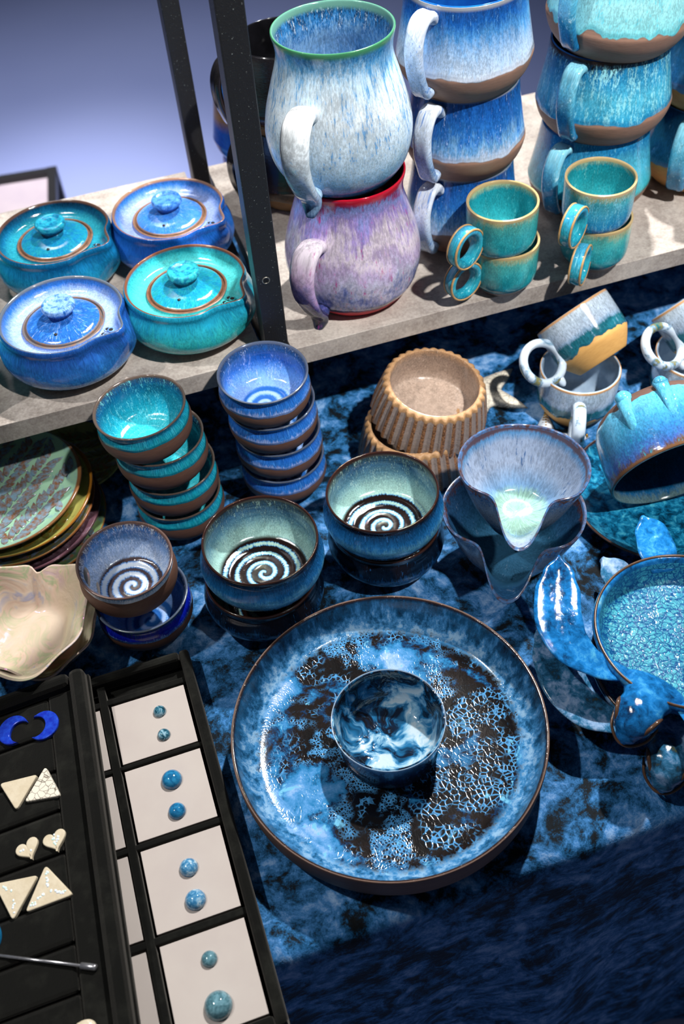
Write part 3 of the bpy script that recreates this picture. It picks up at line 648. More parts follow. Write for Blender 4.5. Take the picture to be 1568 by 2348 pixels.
# ------------------------------------------------------------------ starfish
def starfish(label, loc, rz, R, mat, dots=None, tilt=(0, 0)):
    t = thing('starfish', label, 'starfish', loc, (*tilt, rz))
    bm = bmesh.new(); nr, na = 16, 160; rings = []
    def rad(a):
        k = (a % (TAU/5))-TAU/10; q = abs(k)/(TAU/10)    # 0 between the arms, 1 at an arm tip
        return R*(.44+.56*q**2.0)
    H = .011
    ctr = bm.verts.new((0, 0, H))
    for i in range(1, nr+1):
        u = i/nr; ring = []
        for j in range(na):
            a = TAU*j/na; r_ = rad(a)*u; q = math.hypot(0, r_)/R
            z = H*(1-u**3.)**.6*(1-.45*q)
            ring.append(bm.verts.new((r_*math.cos(a), r_*math.sin(a), max(z, 0))))
        rings.append(ring)
    for j in range(na): bm.faces.new((ctr, rings[0][j], rings[0][(j+1) % na]))
    for i in range(nr-1):
        for j in range(na): bm.faces.new((rings[i][j], rings[i+1][j], rings[i+1][(j+1) % na], rings[i][(j+1) % na]))
    bm.faces.new(rings[-1][::-1])
    finish(bm, 'starfish_body', mat, t)
    if dots:
        bm = bmesh.new()
        for k in range(5):
            a = TAU*k/5
            for q in range(9):
                rr = R*(.12+.80*q/8)
                for side in (-1, 0, 1):
                    off = side*.0045*(1-q/10); p = polar_pt(a, rr, 0)+polar_pt(a+PI/2, off, 0)
                    blob(bm, (p.x, p.y, .0105*(1-.62*rr/R)-abs(side)*.0012), .0013, 8, 6)
        o = finish(bm, 'gold_dots', dots, t); o['label'] = 'rows of raised gold dots'
    return t
s = NT('cracked_cream'); e = s.voro(s.vadd(s.obj, s.vscale(s.noise(s.obj, 60, 2, w=False, color=True), .006)), 190, 'DISTANCE_TO_EDGE'); g = s.step(e, .0, .05)
s.bump(g, .0004, .5); cream_crackle = s.set(Base_Color=s.mix(g, '6f675a', 'e0d8c8'), Roughness=.5)
starfish('cream starfish with cracked texture lying behind the ribbed dishes', (.3440, .7060, 0), math.radians(-46), .054, cream_crackle)
white_gl = plain('white_star_glaze', 'dfe4ea', 'aebccb', 120, .1)
gold = plain('gold_lustre', 'b88a3c', 'd2a85a', 200, .2, metallic=.9)
starfish('small white starfish with gold dots behind the creamers', (.3740, .6130, 0), math.radians(-9), .047, white_gl, gold)

# ------------------------------------------------------------------ pinched creamers
CRH = .066
cream_in = glaze('pale_grey_blue_inside', [(.05, '93b8a4'), (.15, '86aca0'), (.22, '6f93b8'), (.5, '98a4ba'), (.82, '909fb8'), (.93, '4f7ab4'), (.985, '5c3a34')], CRH, None, K=1.2, kz=3, sc1=4, a1=.12, a2=.06, fleck='1c3f78', fleck_t=(.575, .66), edge=('4a3a44', .985))
cream_out = glaze('smoke_blue_run_glaze', [(.05, '1a3f6c'), (.3, '4f7496'), (.55, '7f92a6'), (.8, '6f88a4'), (.93, '3a62a4'), (.985, '6a4a3a')], CRH, None, sc1=7, K=1.2, kz=10, a1=.6, a2=.4, fleck='12305c', fleck_t=(.58, .68), edge=('6a4a3c', .985))
cream_deep = glaze('deep_smoke_inside', [(.05, '2f5a78'), (.3, '23486f'), (.6, '2a4f84'), (.9, '2c4a7c'), (.985, '5c3a34')], CRH, None, sc1=5, a1=.3, a2=.3, fleck='8096ac', fleck_t=(.60, .70))
rim_break = plain('blue_brown_rim', '4a3430', '3f5f98', 220, .1)
def creamer(label, loc, rot, phi, k=1., mi=None):
    t = thing('pinched_creamer', label, 'creamer', loc, rot)
    def d(r, a, z, mt):
        da = (a-phi+PI) % TAU-PI; w_ = max(0, min(1, z/CRH))**1.15
        f = 1+w_*(.44*math.exp(-(da/.27)**2)-.17*math.exp(-((abs(da)-.62)/.30)**2)+.07*math.exp(-((abs(da)-1.7)/.6)**2))
        zz = z*(1-.30*w_*math.exp(-(da/.42)**2)+.05*w_*math.exp(-((abs(da)-2.2)/.7)**2))
        return (r*f*k*math.cos(a), r*f*k*math.sin(a), zz)
    lathe('creamer_body', [(0, 0), (.022, 0), (.022, 0), (.027, .002), (.0335, .012), (.0410, .026), (.0480, .044), (.0545, .064, 2), (.0535, .0662, 2), (.0518, .0645, 1), (.0450, .044, 1), (.0380, .027, 1), (.030, .014, 1), (.018, .0085, 1), (0, .008, 1)],
          [cream_out, mi or cream_in, rim_break], t, 120, 5, d)
    return t
creamer('lower grey-blue creamer with pinched pouring lip holding another creamer', (.2790, .4930, 0), (0, 0, 0), math.radians(242), 1.06, cream_deep)
creamer('upper grey-blue creamer with pale inside and pinched pouring lip', (.2885, .5030, .0420), (.0, .02, 0), math.radians(243), .95)

# ------------------------------------------------------------------ saucer and tilted cup
s = NT('mottled_sea_glaze')
n1 = s.noise(s.obj, 120, 5, .7, .6); r, nx, ny = s.polar(); n2 = s.noise(s.obj, 25, 2)
t_ = s.math('ADD', n1, s.math('MULTIPLY', s.math('SUBTRACT', n2, .5), .3))
col = s.ramp(t_, [(.36, '073048'), (.46, '0f5f86'), (.54, '1f86b0'), (.64, '4fb0c8'), (.78, '7fd0d8')])
col = s.mix(s.step(r, .0815, .0835), col, '3c2a26')
s.bump(n1, .0008, .4); sea = s.set(Base_Color=col, Roughness=.08)
pt = thing('saucer', 'round teal mottled saucer with dark rim under the tilted blue cup', 'saucer', (.4400, .5050, 0))
lathe('saucer_dish', [(0, 0), (.05, 0), (.05, 0), (.062, .004), (.078, .011), (.0850, .0165), (.0842, .0185, 1), (.082, .0172, 1), (.073, .0115, 1), (.064, .0085, 1), (.05, .008, 1), (.02, .008, 1), (0, .008, 1)], [brown_clay, sea], pt, 110)
tc_out = glaze('turquoise_drip_glaze', [(.12, '5fb4d4'), (.3, '56a6cc'), (.5, '3f8fb8'), (.72, '2f62a8'), (.88, '3a4f9c'), (.97, '5a4436')], .068, .17, ('6a4c40', '50382e'), .05, 2., sc1=7, a1=.35, a2=.25, fleck='1f7f98', fleck_t=(.55, .66), edge=('6b4c34', .985))
tc_in = glaze('dark_sea_inside', [(.1, '0d4a66'), (.5, '0d3f58'), (.85, '14507c'), (.97, '4f6a70')], .068, None, sc1=8, a1=.3, fleck='1a5fa0', fleck_t=(.6, .7))
tc_drip = glaze('turquoise_drip_lump', [(.0, '4fa4c8'), (.3, '5fb4d4'), (.7, '3f8fb8')], .068, None, sc1=6, a1=.5, a2=.4, fleck='1f7f98', fleck_t=(.56, .66))
tcup = thing('tilted_cup', 'turquoise cup with bare brown foot tipped mouth-down on the saucer', 'cup', (0, 0, 0))
lathe('cup_body', [(0, 0), (.040, 0), (.040, 0), (.045, .002), (.052, .008), (.0565, .018), (.0585, .034), (.0595, .052), (.0600, .066), (.0588, .0685, 1), (.0570, .067, 1), (.0562, .05, 1), (.0545, .03, 1), (.045, .012, 1), (0, .009, 1)], [tc_out, tc_in], tcup, 110)
for a_, l_ in ((2.36, 1.), (1.75, .85)):
    bm = bmesh.new(); path = crv([polar_pt(a_, .056, .045), polar_pt(a_, .0585, .026), polar_pt(a_, .0570, .013), polar_pt(a_, .0545, .006)], 6)
    n = len(path); sweep(path, [(.0035+.0045*l_*(i/(n-1)), .0015+.0035*l_*(i/(n-1))) for i in range(n)], (-math.sin(a_), math.cos(a_), 0), 12, bm=bm); blob(bm, path[-1], (.0075*l_, .0075*l_, .0065*l_), 14, 10)
    finish(bm, 'glaze_drip', tc_drip, tcup)
mouth_dir = (RIGHT*.18-UP*.93+Vector((0, 0, .0))); mouth_dir = Vector((-.095, -.955, -.28)).normalized()
tcup.rotation_euler = axis_rot(mouth_dir); mouth_c = Vector((.4310, .4840, .0690)); tcup.location = mouth_c-mouth_dir*.066

# ------------------------------------------------------------------ turtle dishes
s = NT('crackle_pool_glaze')
wn = s.noise(s.obj, 70, 3, .6, w=False, color=True); vec = s.vadd(s.obj, s.vscale(wn, .018)); e = s.voro(vec, 190, 'DISTANCE_TO_EDGE'); e2 = s.voro(vec, 430, 'DISTANCE_TO_EDGE'); n2 = s.noise(s.obj, 55, 5, .7, w=False)
g = s.math('MULTIPLY', s.step(e, .0, .16), s.math('ADD', .45, s.math('MULTIPLY', s.step(e2, 0, .2), .55)))
g = s.math('MULTIPLY', g, s.step(n2, .30, .60, .35, 1))
col = s.mix(g, '0b4a86', s.mix(n2, '2f9cc0', '62c8d2')); s.bump(g, .0008, .4)
crackle = s.set(Base_Color=col, Roughness=.07)
def sea_blue(name, stops, dk):
    s = NT(name); n1 = s.noise(s.obj, 150, 5, .7, .5); n2 = s.noise(s.obj, 35, 3, .6, .4)
    t_ = s.math('ADD', s.math('MULTIPLY', n1, .5), s.math('MULTIPLY', n2, .5)); c_ = s.ramp(t_, stops); s.bump(n1, .0008, .4)
    return s.set(Base_Color=c_, Roughness=.07)
turt = sea_blue('turtle_blue_glaze', [(.36, '0b2450'), (.45, '12509c'), (.52, '1f78c0'), (.60, '48a0d0'), (.72, '86c2d8')], 0)
turt2 = sea_blue('turtle_grey_glaze', [(.36, '3a3c22'), (.42, '173452'), (.50, '2f5f90'), (.58, '7f9fc4'), (.70, 'b4c4d8')], 0)
edge_br = plain('brown_break_edge', '4a3428', '5f4634', 150, .2)
def blade(name, center, widths, cup_, th, mat, parent, n_sub=6, nw=12):
    """leaf-shaped flipper: a solid spoon-like surface along a centre line"""
    path = crv(center, n_sub); n = len(path); k = len(widths)-1; bm = bmesh.new(); T, B = [], []
    for i, p in enumerate(path):
        u = i/(n-1)*k; j = min(int(u), k-1); f = u-j; f = f*f*(3-2*f); wd = widths[j]*(1-f)+widths[j+1]*f
        t = (path[min(i+1, n-1)]-path[max(i-1, 0)]).normalized(); sd = t.cross(Vector((0, 0, 1))).normalized(); nm = sd.cross(t)
        rt, rb = [], []
        for q in range(nw+1):
            v = -1+2*q/nw; c_ = p+sd*wd*v+nm*cup_*(v*v)*min(1, wd/.008)
            hh = th*max(.12, (1-v**4))
            rt.append(bm.verts.new(c_+nm*hh*.5)); rb.append(bm.verts.new(c_-nm*hh*.5))
        T.append(rt); B.append(rb)
    for i in range(n-1):
        for q in range(nw):
            bm.faces.new((T[i][q], T[i][q+1], T[i+1][q+1], T[i+1][q])); bm.faces.new((B[i][q], B[i+1][q], B[i+1][q+1], B[i][q+1]))
        for q in (0, nw): bm.faces.new((T[i][q], T[i+1][q], B[i+1][q], B[i][q]))
    for i in (0, n-1):
        for q in range(nw): bm.faces.new((T[i][q], T[i][q+1], B[i][q+1], B[i][q]))
    return finish(bm, name, mat, parent)
def turtle(label, loc, rz, mat, tilt=(0, 0)):
    """head along local +x"""
    t = thing('turtle_dish', label, 'dish', loc, (*tilt, rz))
    lathe('turtle_shell', [(0, 0), (.050, 0), (.050, 0), (.058, .003), (.0665, .013), (.0720, .026), (.0730, .031), (.0715, .0332), (.0690, .0325), (.0672, .029, 1), (.0655, .020, 1), (.0610, .0135, 1), (.05, .0115, 1), (0, .011, 1)], [mat, crackle], t, 110)
    bm = sweep([polar_pt(TAU*i/96, .0712, .0330) for i in range(96)], (.0016, .0011), (0, 0, 1), 8, True); finish(bm, 'rim_edge', edge_br, t)
    path = crv([(.058, 0, .022), (.068, 0, .026), (.078, 0, .0285), (.087, 0, .0285), (.096, 0, .0245), (.1035, 0, .0185), (.1070, 0, .0145)], 6); n = len(path)
    prof_ = [(.026, .012), (.0195, .0115), (.0165, .0115), (.0172, .0122), (.0142, .0110), (.0080, .0070), (.0022, .0022)]
    rr = []
    for i in range(n):
        u = i/(n-1)*6; j = min(int(u), 5); f = u-j; f = f*f*(3-2*f); rr.append(tuple(prof_[j][q]*(1-f)+prof_[j+1][q]*f for q in (0, 1)))
    hd = finish(sweep(path, rr, (0, 1, 0), 24), 'head', mat, t)
    for sg in (-1, 1):
        bm = bmesh.new(); bmesh.ops.create_uvsphere(bm, u_segments=16, v_segments=10, radius=1, matrix=Matrix.Translation((.0930, sg*.0128, .0275)) @ Matrix.Rotation(sg*-.45, 4, 'Z') @ Matrix.Diagonal((.0062, .0030, .0042, 1)))
        finish(bm, 'eye', mat, hd)
        bm = sweep(crv([(.0830, sg*.0160, .0300), (.089, sg*.0155, .0345), (.096, sg*.0130, .0320), (.1020, sg*.0090, .0245)], 5), (.0016, .0014), (0, sg, 0), 8); finish(bm, 'brow_ridge', edge_br, hd)
    bm = sweep(crv([(.086, .0165, .0205), (.097, .0140, .0160), (.1045, .0070, .0128), (.1068, 0, .0118), (.1045, -.0070, .0128), (.097, -.0140, .0160), (.086, -.0165, .0205)], 5), (.0012, .0012), (0, 0, 1), 8); finish(bm, 'mouth_line', edge_br, hd)
    for sg in (-1, 1):
        blade('front_flipper', [polar_pt(sg*math.radians(a_), r_, z_) for a_, r_, z_ in ((20, .064, .022), (32, .081, .027), (45, .0945, .031), (58, .100, .034), (72, .1025, .036), (82, .107, .038), (90, .114, .041))], [.006, .011, .0165, .0185, .0180, .0125, .0012], .005, .0085, mat, t)
        blade('rear_flipper', [(-.050, sg*.042, .018), (-.064, sg*.055, .022), (-.077, sg*.068, .026), (-.086, sg*.080, .029)], [.010, .016, .014, .002], .004, .008, mat, t)
    return t
turtle('grey-blue turtle dish underneath the bright blue turtle dish', (.3530, .3275, 0), math.radians(232), turt2)
turtle('bright blue turtle-shaped dish with crackled turquoise inside, top of two', (.3545, .3360, .0335), math.radians(215), turt)

# ------------------------------------------------------------------ leaf plates
def leaf_mats(i):
    pal = [('8fb89c', '7a5230', '6f93a8'), ('a8a45a', '8a5a1c', '6f7a3a'), ('7f7a4c', '7a4a22', '5f87a4'), ('6a4a56', '4a2f34', '8a6f80'), ('6f8a5a', '7a4c20', '4f7a8c')][i]
    s = NT('leaf_plate_glaze_%d' % i); n = s.noise(s.obj, 90, 4, .65, .5); r, nx, ny = s.polar()
    col = s.mix(s.step(n, .45, .62), pal[0], s.mix(s.step(n, .5, .7), pal[0], pal[2])); col = s.mix(s.step(r, .0755, .0775), col, pal[1]); s.bump(n, .001, .4)
    a = s.set(Base_Color=col, Roughness=.12)
    b = plain('leaf_impression_%d' % i, pal[1], pal[2], 260, .2)
    return a, b
def leaf_relief(R, zf, seed):
    rnd = random.Random(seed); bm = bmesh.new(); out = []
    def leaf(c, ang, L, W):
        if (c+polar_pt(ang, L, 0)).length > R or c.length > R: return
        n = 7; up, lo = [], []
        ax = polar_pt(ang, 1, 0); sd = polar_pt(ang+PI/2, 1, 0)
        for i in range(n+1):
            u = i/n; wd = W*math.sin(PI*u**.8)**.9*.5; p = c+ax*L*u; p.z = zf(p)
            up.append((p+sd*wd, p-sd*wd, p+Vector((0, 0, .0007))))
        tv = [[bm.verts.new(q) for q in tr] for tr in up]
        for i in range(n):
            a_, b_ = tv[i], tv[i+1]
            bm.faces.new((a_[0], a_[2], b_[2], b_[0])); bm.faces.new((a_[2], a_[1], b_[1], b_[2]))
    stems = [(polar_pt(.9, -.082, 0)+polar_pt(.9+PI/2, q, 0), .9+q*2) for q in (-.066, -.044, -.022, 0, .022, .044, .066)]
    for st, a in stems:
        p = st.copy(); k = 0
        while k < 24:
            for sg in (-1, 1):
                leaf(p+polar_pt(a+sg*1.2, .0012, 0), a+sg*(.62+.12*rnd.random()), .0150+.005*rnd.random(), .0062+.0014*rnd.random())
            a += .03*(rnd.random()-.5); p = p+polar_pt(a, .0082, 0); k += 1
    return bm
def plate(i, label, loc, rot, R=.0785):
    a, b = leaf_mats(i)
    t = thing('leaf_plate', label, 'plate', loc, rot, 'leaf plates in a stack under the shelf')
    k = R/.0785
    def d(r, an, z, mt): return (r*k*(1+.02*math.cos(2*an+1)+.012*math.cos(3*an))*math.cos(an), r*k*(1+.02*math.cos(2*an+1))*math.sin(an), z+(.0014*math.cos(2*an+.5)*(r/.08)**2))
    lathe('plate_dish', [(0, 0), (.050, 0), (.060, .0015), (.073, .006), (.0785, .0098), (.0782, .0118), (.076, .0112), (.068, .0072), (.055, .0048), (.02, .0045), (0, .0045)], [a], t, 100, 4, d)
    zf = lambda p_: .0052+max(0, p_.length/k-.054)*.17+max(0, p_.length/k-.066)*.22+.0014*math.cos(2*math.atan2(p_.y, p_.x)+.5)*(p_.length/k/.08)**2
    o = finish(leaf_relief(.074*k, zf, i), 'leaf_relief', b, t, recalc=True); o['label'] = 'pressed leaf sprigs in brown'
    return t
lab = ['topmost, pale green', 'second from the top, olive and orange', 'third from the top, blue-edged', 'fourth from the top, plum-edged', 'lowest, green and rust']
for i in range(5):
    plate(i, 'leaf-patterned plate under the shelf, %s' % lab[i], (-.150+.0035*i+(.004 if i == 1 else 0), .7060-.003*i, .0440-.0109*i+.0004), (.03-.0075*i, .012-.003*i, .4*i))
plate(1, 'small yellow-green leaf dish half hidden behind the leaf plate stack', (-.0775, .7620, .0003), (0, 0, 2.2), .050)

# ------------------------------------------------------------------ pearly shell dishes
s = NT('mother_of_pearl_glaze')
n1 = s.noise(s.obj, 34, 3, .6, 1.2, w=False); n2 = s.noise(s.obj, 18, 2, .5, .5, w=False)
col = s.ramp(n1, [(.34, 'c2a9a8'), (.42, 'cdb7a2'), (.48, 'a9b48e'), (.53, 'd2b8a4'), (.60, 'd8c6b2'), (.68, 'a9a9bd'), (.76, 'd6c2b0')])
col = s.mix(s.step(n2, .35, .6), 'd4c2ae', col); s.bump(n1, .003, .3)
pearl = s.set(Base_Color=col, Roughness=.12, Coat_Weight=.7, Coat_Roughness=.03, Specular_IOR_Level=.8, Thin_Film_Thickness=480., Thin_Film_IOR=1.45)
def shell(label, loc, rot, k=1.):
    t = thing('shell_dish', label, 'dish', loc, rot)
    def d(r, a, z, mt):
        w_ = max(0, min(1, (r-.020)/.045)); f = 1+w_*(.07*math.sin(3*a+.4)+.035*math.sin(7*a)+.05*math.cos(a-.6)-.16*math.exp(-(((a-1.15+PI) % TAU-PI)/.10)**2))
        return (r*f*k*math.cos(a), r*f*k*math.sin(a), z+w_*w_*(.007*math.sin(3*a+1.2)+.0035*math.sin(5*a)))
    lathe('dish_body', [(0, 0), (.030, 0), (.038, .004), (.050, .018), (.060, .031), (.0675, .0405), (.0665, .0420), (.0645, .0408), (.056, .031), (.046, .019), (.036, .0085), (.025, .006), (0, .0055)], [pearl], t, 140, 5, d)
    return t
shell('cream pearly dish underneath the ruffled pearly dish', (-.1370, .5440, 0), (0, 0, 0), .80)
shell('ruffled cream mother-of-pearl dish with pink and green sheen, on its twin', (-.1450, .5420, .0185), (.01, -.03, .0), .88)

# ------------------------------------------------------------------ jewellery trays
s = NT('black_velvet'); n = s.noise(s.obj, 45, 4, .65); n2 = s.noise(s.obj, 900, 2)
s.bump(n2, .0006, .4); bvel = s.set(Base_Color=s.mix(s.step(n, .45, .75), '070807', '191a17'), Roughness=.9, Sheen_Weight=.25, Sheen_Roughness=.5, Sheen_Tint=(.7, .66, .6, 1), Specular_IOR_Level=.1)
card_m = plain('white_card', 'aba19c', 'b0a7a1', 30, .55)
TX1, TX0, TY1, TY0 = -.0195, -.172, .4905, .183
tr = thing('jewellery_tray', 'black velvet tray holding white cards with pairs of blue studs', 'tray', ((TX0+TX1)/2, (TY0+TY1)/2, .0))
ox, oy = (TX0+TX1)/2, (TY0+TY1)/2
def tp(name, x0, x1, y0, y1, z0, z1, bev=.001): return box(name, x0-ox, x1-ox, y0-oy, y1-oy, z0, z1, bvel, tr, bev)
tp('base', TX0, TX1, TY0, TY1, .0, .004)
tp('tray_wall', TX1-.0085, TX1, TY0, TY1, .004, .0195, .003); tp('tray_wall', TX0, TX0+.0085, TY0, TY1, .004, .0195, .003)
tp('tray_wall', TX0+.0085, TX1-.0085, TY1-.0085, TY1, .004, .0195, .003); tp('tray_wall', TX0+.0085, TX1-.0085, TY0, TY0+.0085, .004, .0195, .003)
rows = [(.4050, .4620), (.3385, .4005), (.2680, .3330), (.1935, .2615)]
XC0, XC1 = -.0925, -.0300
for a, b in zip(rows[:-1], rows[1:]): tp('divider', TX0+.0085, TX1-.0085, b[1]+.0005, a[0]-.0005, .004, .0125)
tp('divider', -.1005, -.0940, TY0+.0085, TY1-.0085, .004, .0130)
tp('divider', TX0+.0085, TX1-.0085, .4625, .4680, .004, .0125)
g = 'white cards in the stud tray'
for i, (y0, y1) in enumerate(rows):
    c = box('earring_card', XC0+.0008, XC1-.0008, y0+.001, y1-.001, .0045, .0115, card_m, None, .0003); tag(c, 'white square card in the stud tray carrying the %s pair of blue studs' % ['swirled marble', 'bright blue', 'pale blue', 'grey-blue'][i], 'card', g)
    c = box('earring_card', -.1640, -.1015, y0+.001, y1-.001, .0045, .0115, card_m, None, .0003); tag(c, 'white card mostly covered by the second tray, beside the %s studs' % ['swirled marble', 'bright blue', 'pale blue', 'grey-blue'][i], 'card', g)
def stud_mat(name, a, b, c):
    s = NT(name); n = s.noise(s.obj, 220, 3, .6, 1.); return s.set(Base_Color=s.ramp(n, [(.38, a), (.5, b), (.62, c)]), Roughness=.05, Coat_Weight=.5)
sm = [stud_mat('marble_stud', '16303c', '2f6a80', '8fb4c4'), stud_mat('blue_stud', '175a86', '1f70a0', '2a80ae'), stud_mat('pale_stud', '2f6f9c', '5590b8', 'a9c4d4'), stud_mat('grey_stud', '3f626e', '56808c', '6f98a6')]
studs = [(-.0545, .4425, .0052, 0), (-.0555, .4205, .0052, 0), (-.0575, .3800, .0080, 1), (-.0590, .3535, .0066, 1), (-.0600, .3080, .0068, 2), (-.0605, .2835, .0075, 2), (-.0605, .2410, .0056, 3), (-.0615, .2100, .0095, 3)]
names = [('swirled stud', 'upper'), ('swirled stud', 'lower'), ('larger bright blue stud', ''), ('smaller bright blue stud', ''), ('plain pale blue stud', ''), ('pale blue stud with white cloud', ''), ('small grey-blue stud', ''), ('large grey-blue stud', '')]
for (x, y, r_, k), (nm, pos) in zip(studs, names):
    bm = bmesh.new(); prof_ = cr([(0, 0), (.9*r_, 0), (r_, .12*r_), (.93*r_, .42*r_), (.68*r_, .74*r_), (.35*r_, .90*r_), (0, .95*r_)], 4)
    o = finish(lathe_bm(prof_, 40, None, bm), 'stud_earring', sm[k]); o.location = (x, y, .0115)
    lb = '%s on a white card in the tray' % nm
    if pos: lb = '%s on the end card of the tray, %s' % (nm, 'nearer the tray wall' if pos == 'upper' else 'nearer the divider')
    tag(o, lb, 'earring', 'stud earrings on cards')

# second tray, leaning on the wall of the first
LW, LD = .215, .320
tl = thing('jewellery_tray', 'black velvet ridged tray with loose earrings, leaning on the stud tray', 'tray', (-.312, .330, 0), (0, -math.asin(.0205/.142), 0))
def lp(name, x0, x1, y0, y1, z0, z1, bev=.001): return box(name, x0, x1, y0-LD/2, y1-LD/2, z0, z1, bvel, tl, bev)
lp('base', 0, LW, 0, LD, 0, .005)
lp('tray_wall', LW-.013, LW, 0, LD, .005, .020, .005); lp('tray_wall', 0, .013, 0, LD, .005, .020, .005)
lp('tray_wall', .013, LW-.013, LD-.012, LD, .005, .020, .005); lp('tray_wall', .013, LW-.013, 0, .012, .005, .020, .005)
lp('side_strip', LW-.034, LW-.0135, .012, LD-.012, .005, .0100, .002)
for k in range(9):
    y0 = .0125+k*.0328; lp('ridge', .0135, LW-.0345, y0+.0008, y0+.0320, .005, .0095, .0032)
ML = Matrix.Translation(tl.location) @ Euler(tl.rotation_euler).to_matrix().to_4x4()
tl.location.x -= .0065
tl.rotation_euler = (ML.to_3x3() @ Matrix.Rotation(-.035, 3, 'Z')).to_euler()
blue_moon = plain('royal_blue_glaze', '1626a0', '2038c4', 260, .12, Coat_Weight=.5)
pearl2 = plain('opal_cream_glaze', 'cdbfa4', 'd8ccb4', 160, .12, bump=.0006, Coat_Weight=.6)
opal = plain('opal_chip', 'f0ecff', 'c8f0e4', 400, .05)
def crescent(n=26, R=.0125, cx=.0072, r1=.0088):
    """crescent opening towards +x"""
    xi = (R*R-r1*r1+cx*cx)/(2*cx); yi = math.sqrt(R*R-xi*xi); a0 = math.atan2(yi, xi); b0 = math.atan2(yi, xi-cx)
    out = [(R*math.cos(a0+(TAU-2*a0)*i/n), R*math.sin(a0+(TAU-2*a0)*i/n)) for i in range(n+1)]
    return out+[(cx+r1*math.cos(TAU-b0-(TAU-2*b0)*i/n), r1*math.sin(TAU-b0-(TAU-2*b0)*i/n)) for i in range(1, n)]
def tri(pts, r_=.0018, n=4):
    out = []
    for i, p in enumerate(pts):
        p = Vector(p); a = (Vector(pts[i-1])-p).normalized(); b = (Vector(pts[(i+1) % len(pts)])-p).normalized()
        for k in range(n+1):
            u = k/n; q = p+a*r_*2*(1-u)**2+b*r_*2*u**2; out.append((q.x, q.y))
    return out
def heart(R=.0088, n=40):
    o = []
    for i in range(n):
        t_ = TAU*i/n; o.append((R/16*16*math.sin(t_)**3, R/16*(13*math.cos(t_)-5*math.cos(2*t_)-2*math.cos(3*t_)-math.cos(4*t_))))
    return o
def chips(parent, pts, n, seed):
    rnd = random.Random(seed); xs_ = [p[0] for p in pts]; ys_ = [p[1] for p in pts]; cx = sum(xs_)/len(xs_); cy = sum(ys_)/len(ys_)
    bm = bmesh.new()
    for k in range(n):
        p = rnd.choice(pts); u = .15+.72*rnd.random(); x, y = cx+(p[0]-cx)*u, cy+(p[1]-cy)*u
        blob(bm, (x, y, .0031), (.0008+.0005*rnd.random(), .0008+.0005*rnd.random(), .0005), 6, 4)
    o = finish(bm, 'opal_chips', opal, parent); o['label'] = 'glittering opal chips'
def earring(name, pts, mat, label, x=0., y=0., rz=0., chips_n=0, seed=1, th=.0032):
    t = thing(name, label, 'earring')
    if x == 0:      # outline given in the plane of the tray
        x = sum(p[0] for p in pts)/len(pts); y = sum(p[1] for p in pts)/len(pts); pts = [(p[0]-x, p[1]-y) for p in pts]
    prism('earring_body', pts, 0, th, mat, t, .0009)
    if chips_n: chips(t, pts, chips_n, seed)
    t.matrix_world = ML @ Matrix.Translation((x, y-LD/2, .0098)) @ Matrix.Rotation(rz, 4, 'Z'); return t
earring('moon_earring', crescent(), blue_moon, 'royal blue crescent moon earring with horns curling towards its twin', .1490, .2835, -.62)
earring('moon_earring', crescent(), blue_moon, 'royal blue crescent moon earring lying beside the tray side strip', .1735, .2770, 2.93)
earring('triangle_earring', tri([(.1334, .242), (.144, .2146), (.1641, .2371)]), pearl2, 'smooth cream triangle earring touching a cracked triangle')
earring('triangle_earring', tri([(.1706, .2411), (.1507, .2187), (.1791, .212)]), cream_crackle, 'cream triangle earring with dark cracked texture', th=.0034)
earring('heart_earring', heart(), pearl2, 'plain cream heart earring beside an opal-flecked heart', .1491, .1819, .25, 4, 3)
earring('heart_earring', heart(), pearl2, 'cream heart earring with many opal flecks', .1696, .1802, .1, 14, 5)
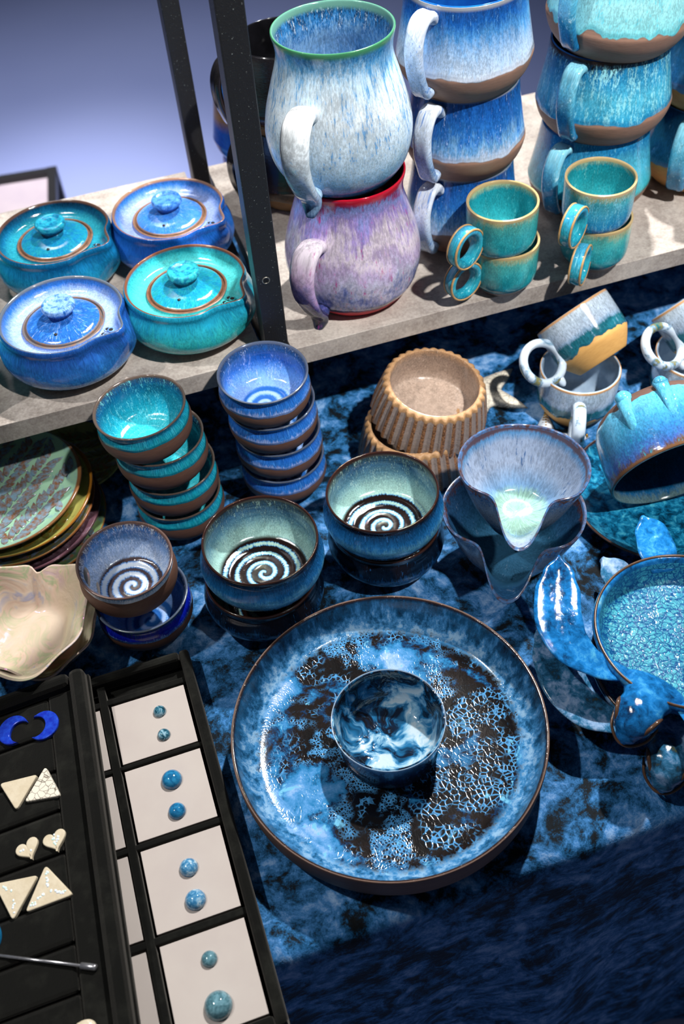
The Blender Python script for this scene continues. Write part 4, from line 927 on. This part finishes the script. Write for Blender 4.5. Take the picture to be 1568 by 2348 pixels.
earring('triangle_earring', tri([(.1219, .166), (.1325, .1345), (.1546, .1595)]), pearl2, 'cream triangle earring with few opal flecks beside the glittering triangle', chips_n=12, seed=8)
earring('triangle_earring', tri([(.1605, .1647), (.1417, .1367), (.1775, .1355)]), pearl2, 'cream triangle earring covered in glittering opal flecks', chips_n=34, seed=9)
earring('drop_earring', [(.0095*math.cos(TAU*i/30), .0125*math.sin(TAU*i/30)) for i in range(30)], plain('sea_blue_glaze', '14618f', '1f78a8', 120, .1), 'rounded sea blue earring at the head of the stick pin', .1135, .1315, .2, th=.004)
earring('oval_earring', [(.0105*math.cos(TAU*i/30), .0075*math.sin(TAU*i/30)) for i in range(30)], pearl2, 'cream oval earring next to the tray front wall', .1690, .0455, .3)
steel = plain('silver_steel', 'c4c4c8', '9c9ca2', 200, .25, metallic=.85)
pn = thing('stick_pin', 'thin silver stick pin with a cylindrical end cap across the ridges', 'pin')
a_, b_ = Vector((.1033, .1243-LD/2, .0112)), Vector((.1855, .0814-LD/2, .0125)); d_ = (b_-a_).normalized()
finish(sweep([a_, b_-d_*.010], (.0011, .0011), (0, 0, 1), 10), 'pin_shaft', steel, pn)
finish(sweep([b_-d_*.0125, b_-d_*.0115, b_-d_*.0010, b_], [(.0012, .0012), (.0023, .0023), (.0023, .0023), (.0017, .0017)], (0, 0, 1), 14), 'end_cap', steel, pn)
pn.matrix_world = ML

# ------------------------------------------------------------------ things in the hall behind
bx = thing('storage_crate', 'pale grey crate with dark metal edges standing on the hall floor', 'crate', (-.395, 2.10, -.75), (0, 0, -.12))
panel = plain('pale_panel', 'b4a8ac', 'a59aa4', 6, .5)
box('side_panel', -.315, .315, -.245, .245, 0, .235, panel, bx)
for sx in (-.32, .32):
    for sy in (-.25, .25): box('edge_bar', sx-.012, sx+.012, sy-.012, sy+.012, 0, .25, black_metal, bx)
for sy in (-.25, .25): box('edge_bar', -.308, .308, sy-.010, sy+.010,   .23, .25, black_metal, bx)
for sx in (-.32, .32): box('edge_bar', sx-.010, sx+.010, -.238, .238,   .23, .25, black_metal, bx)
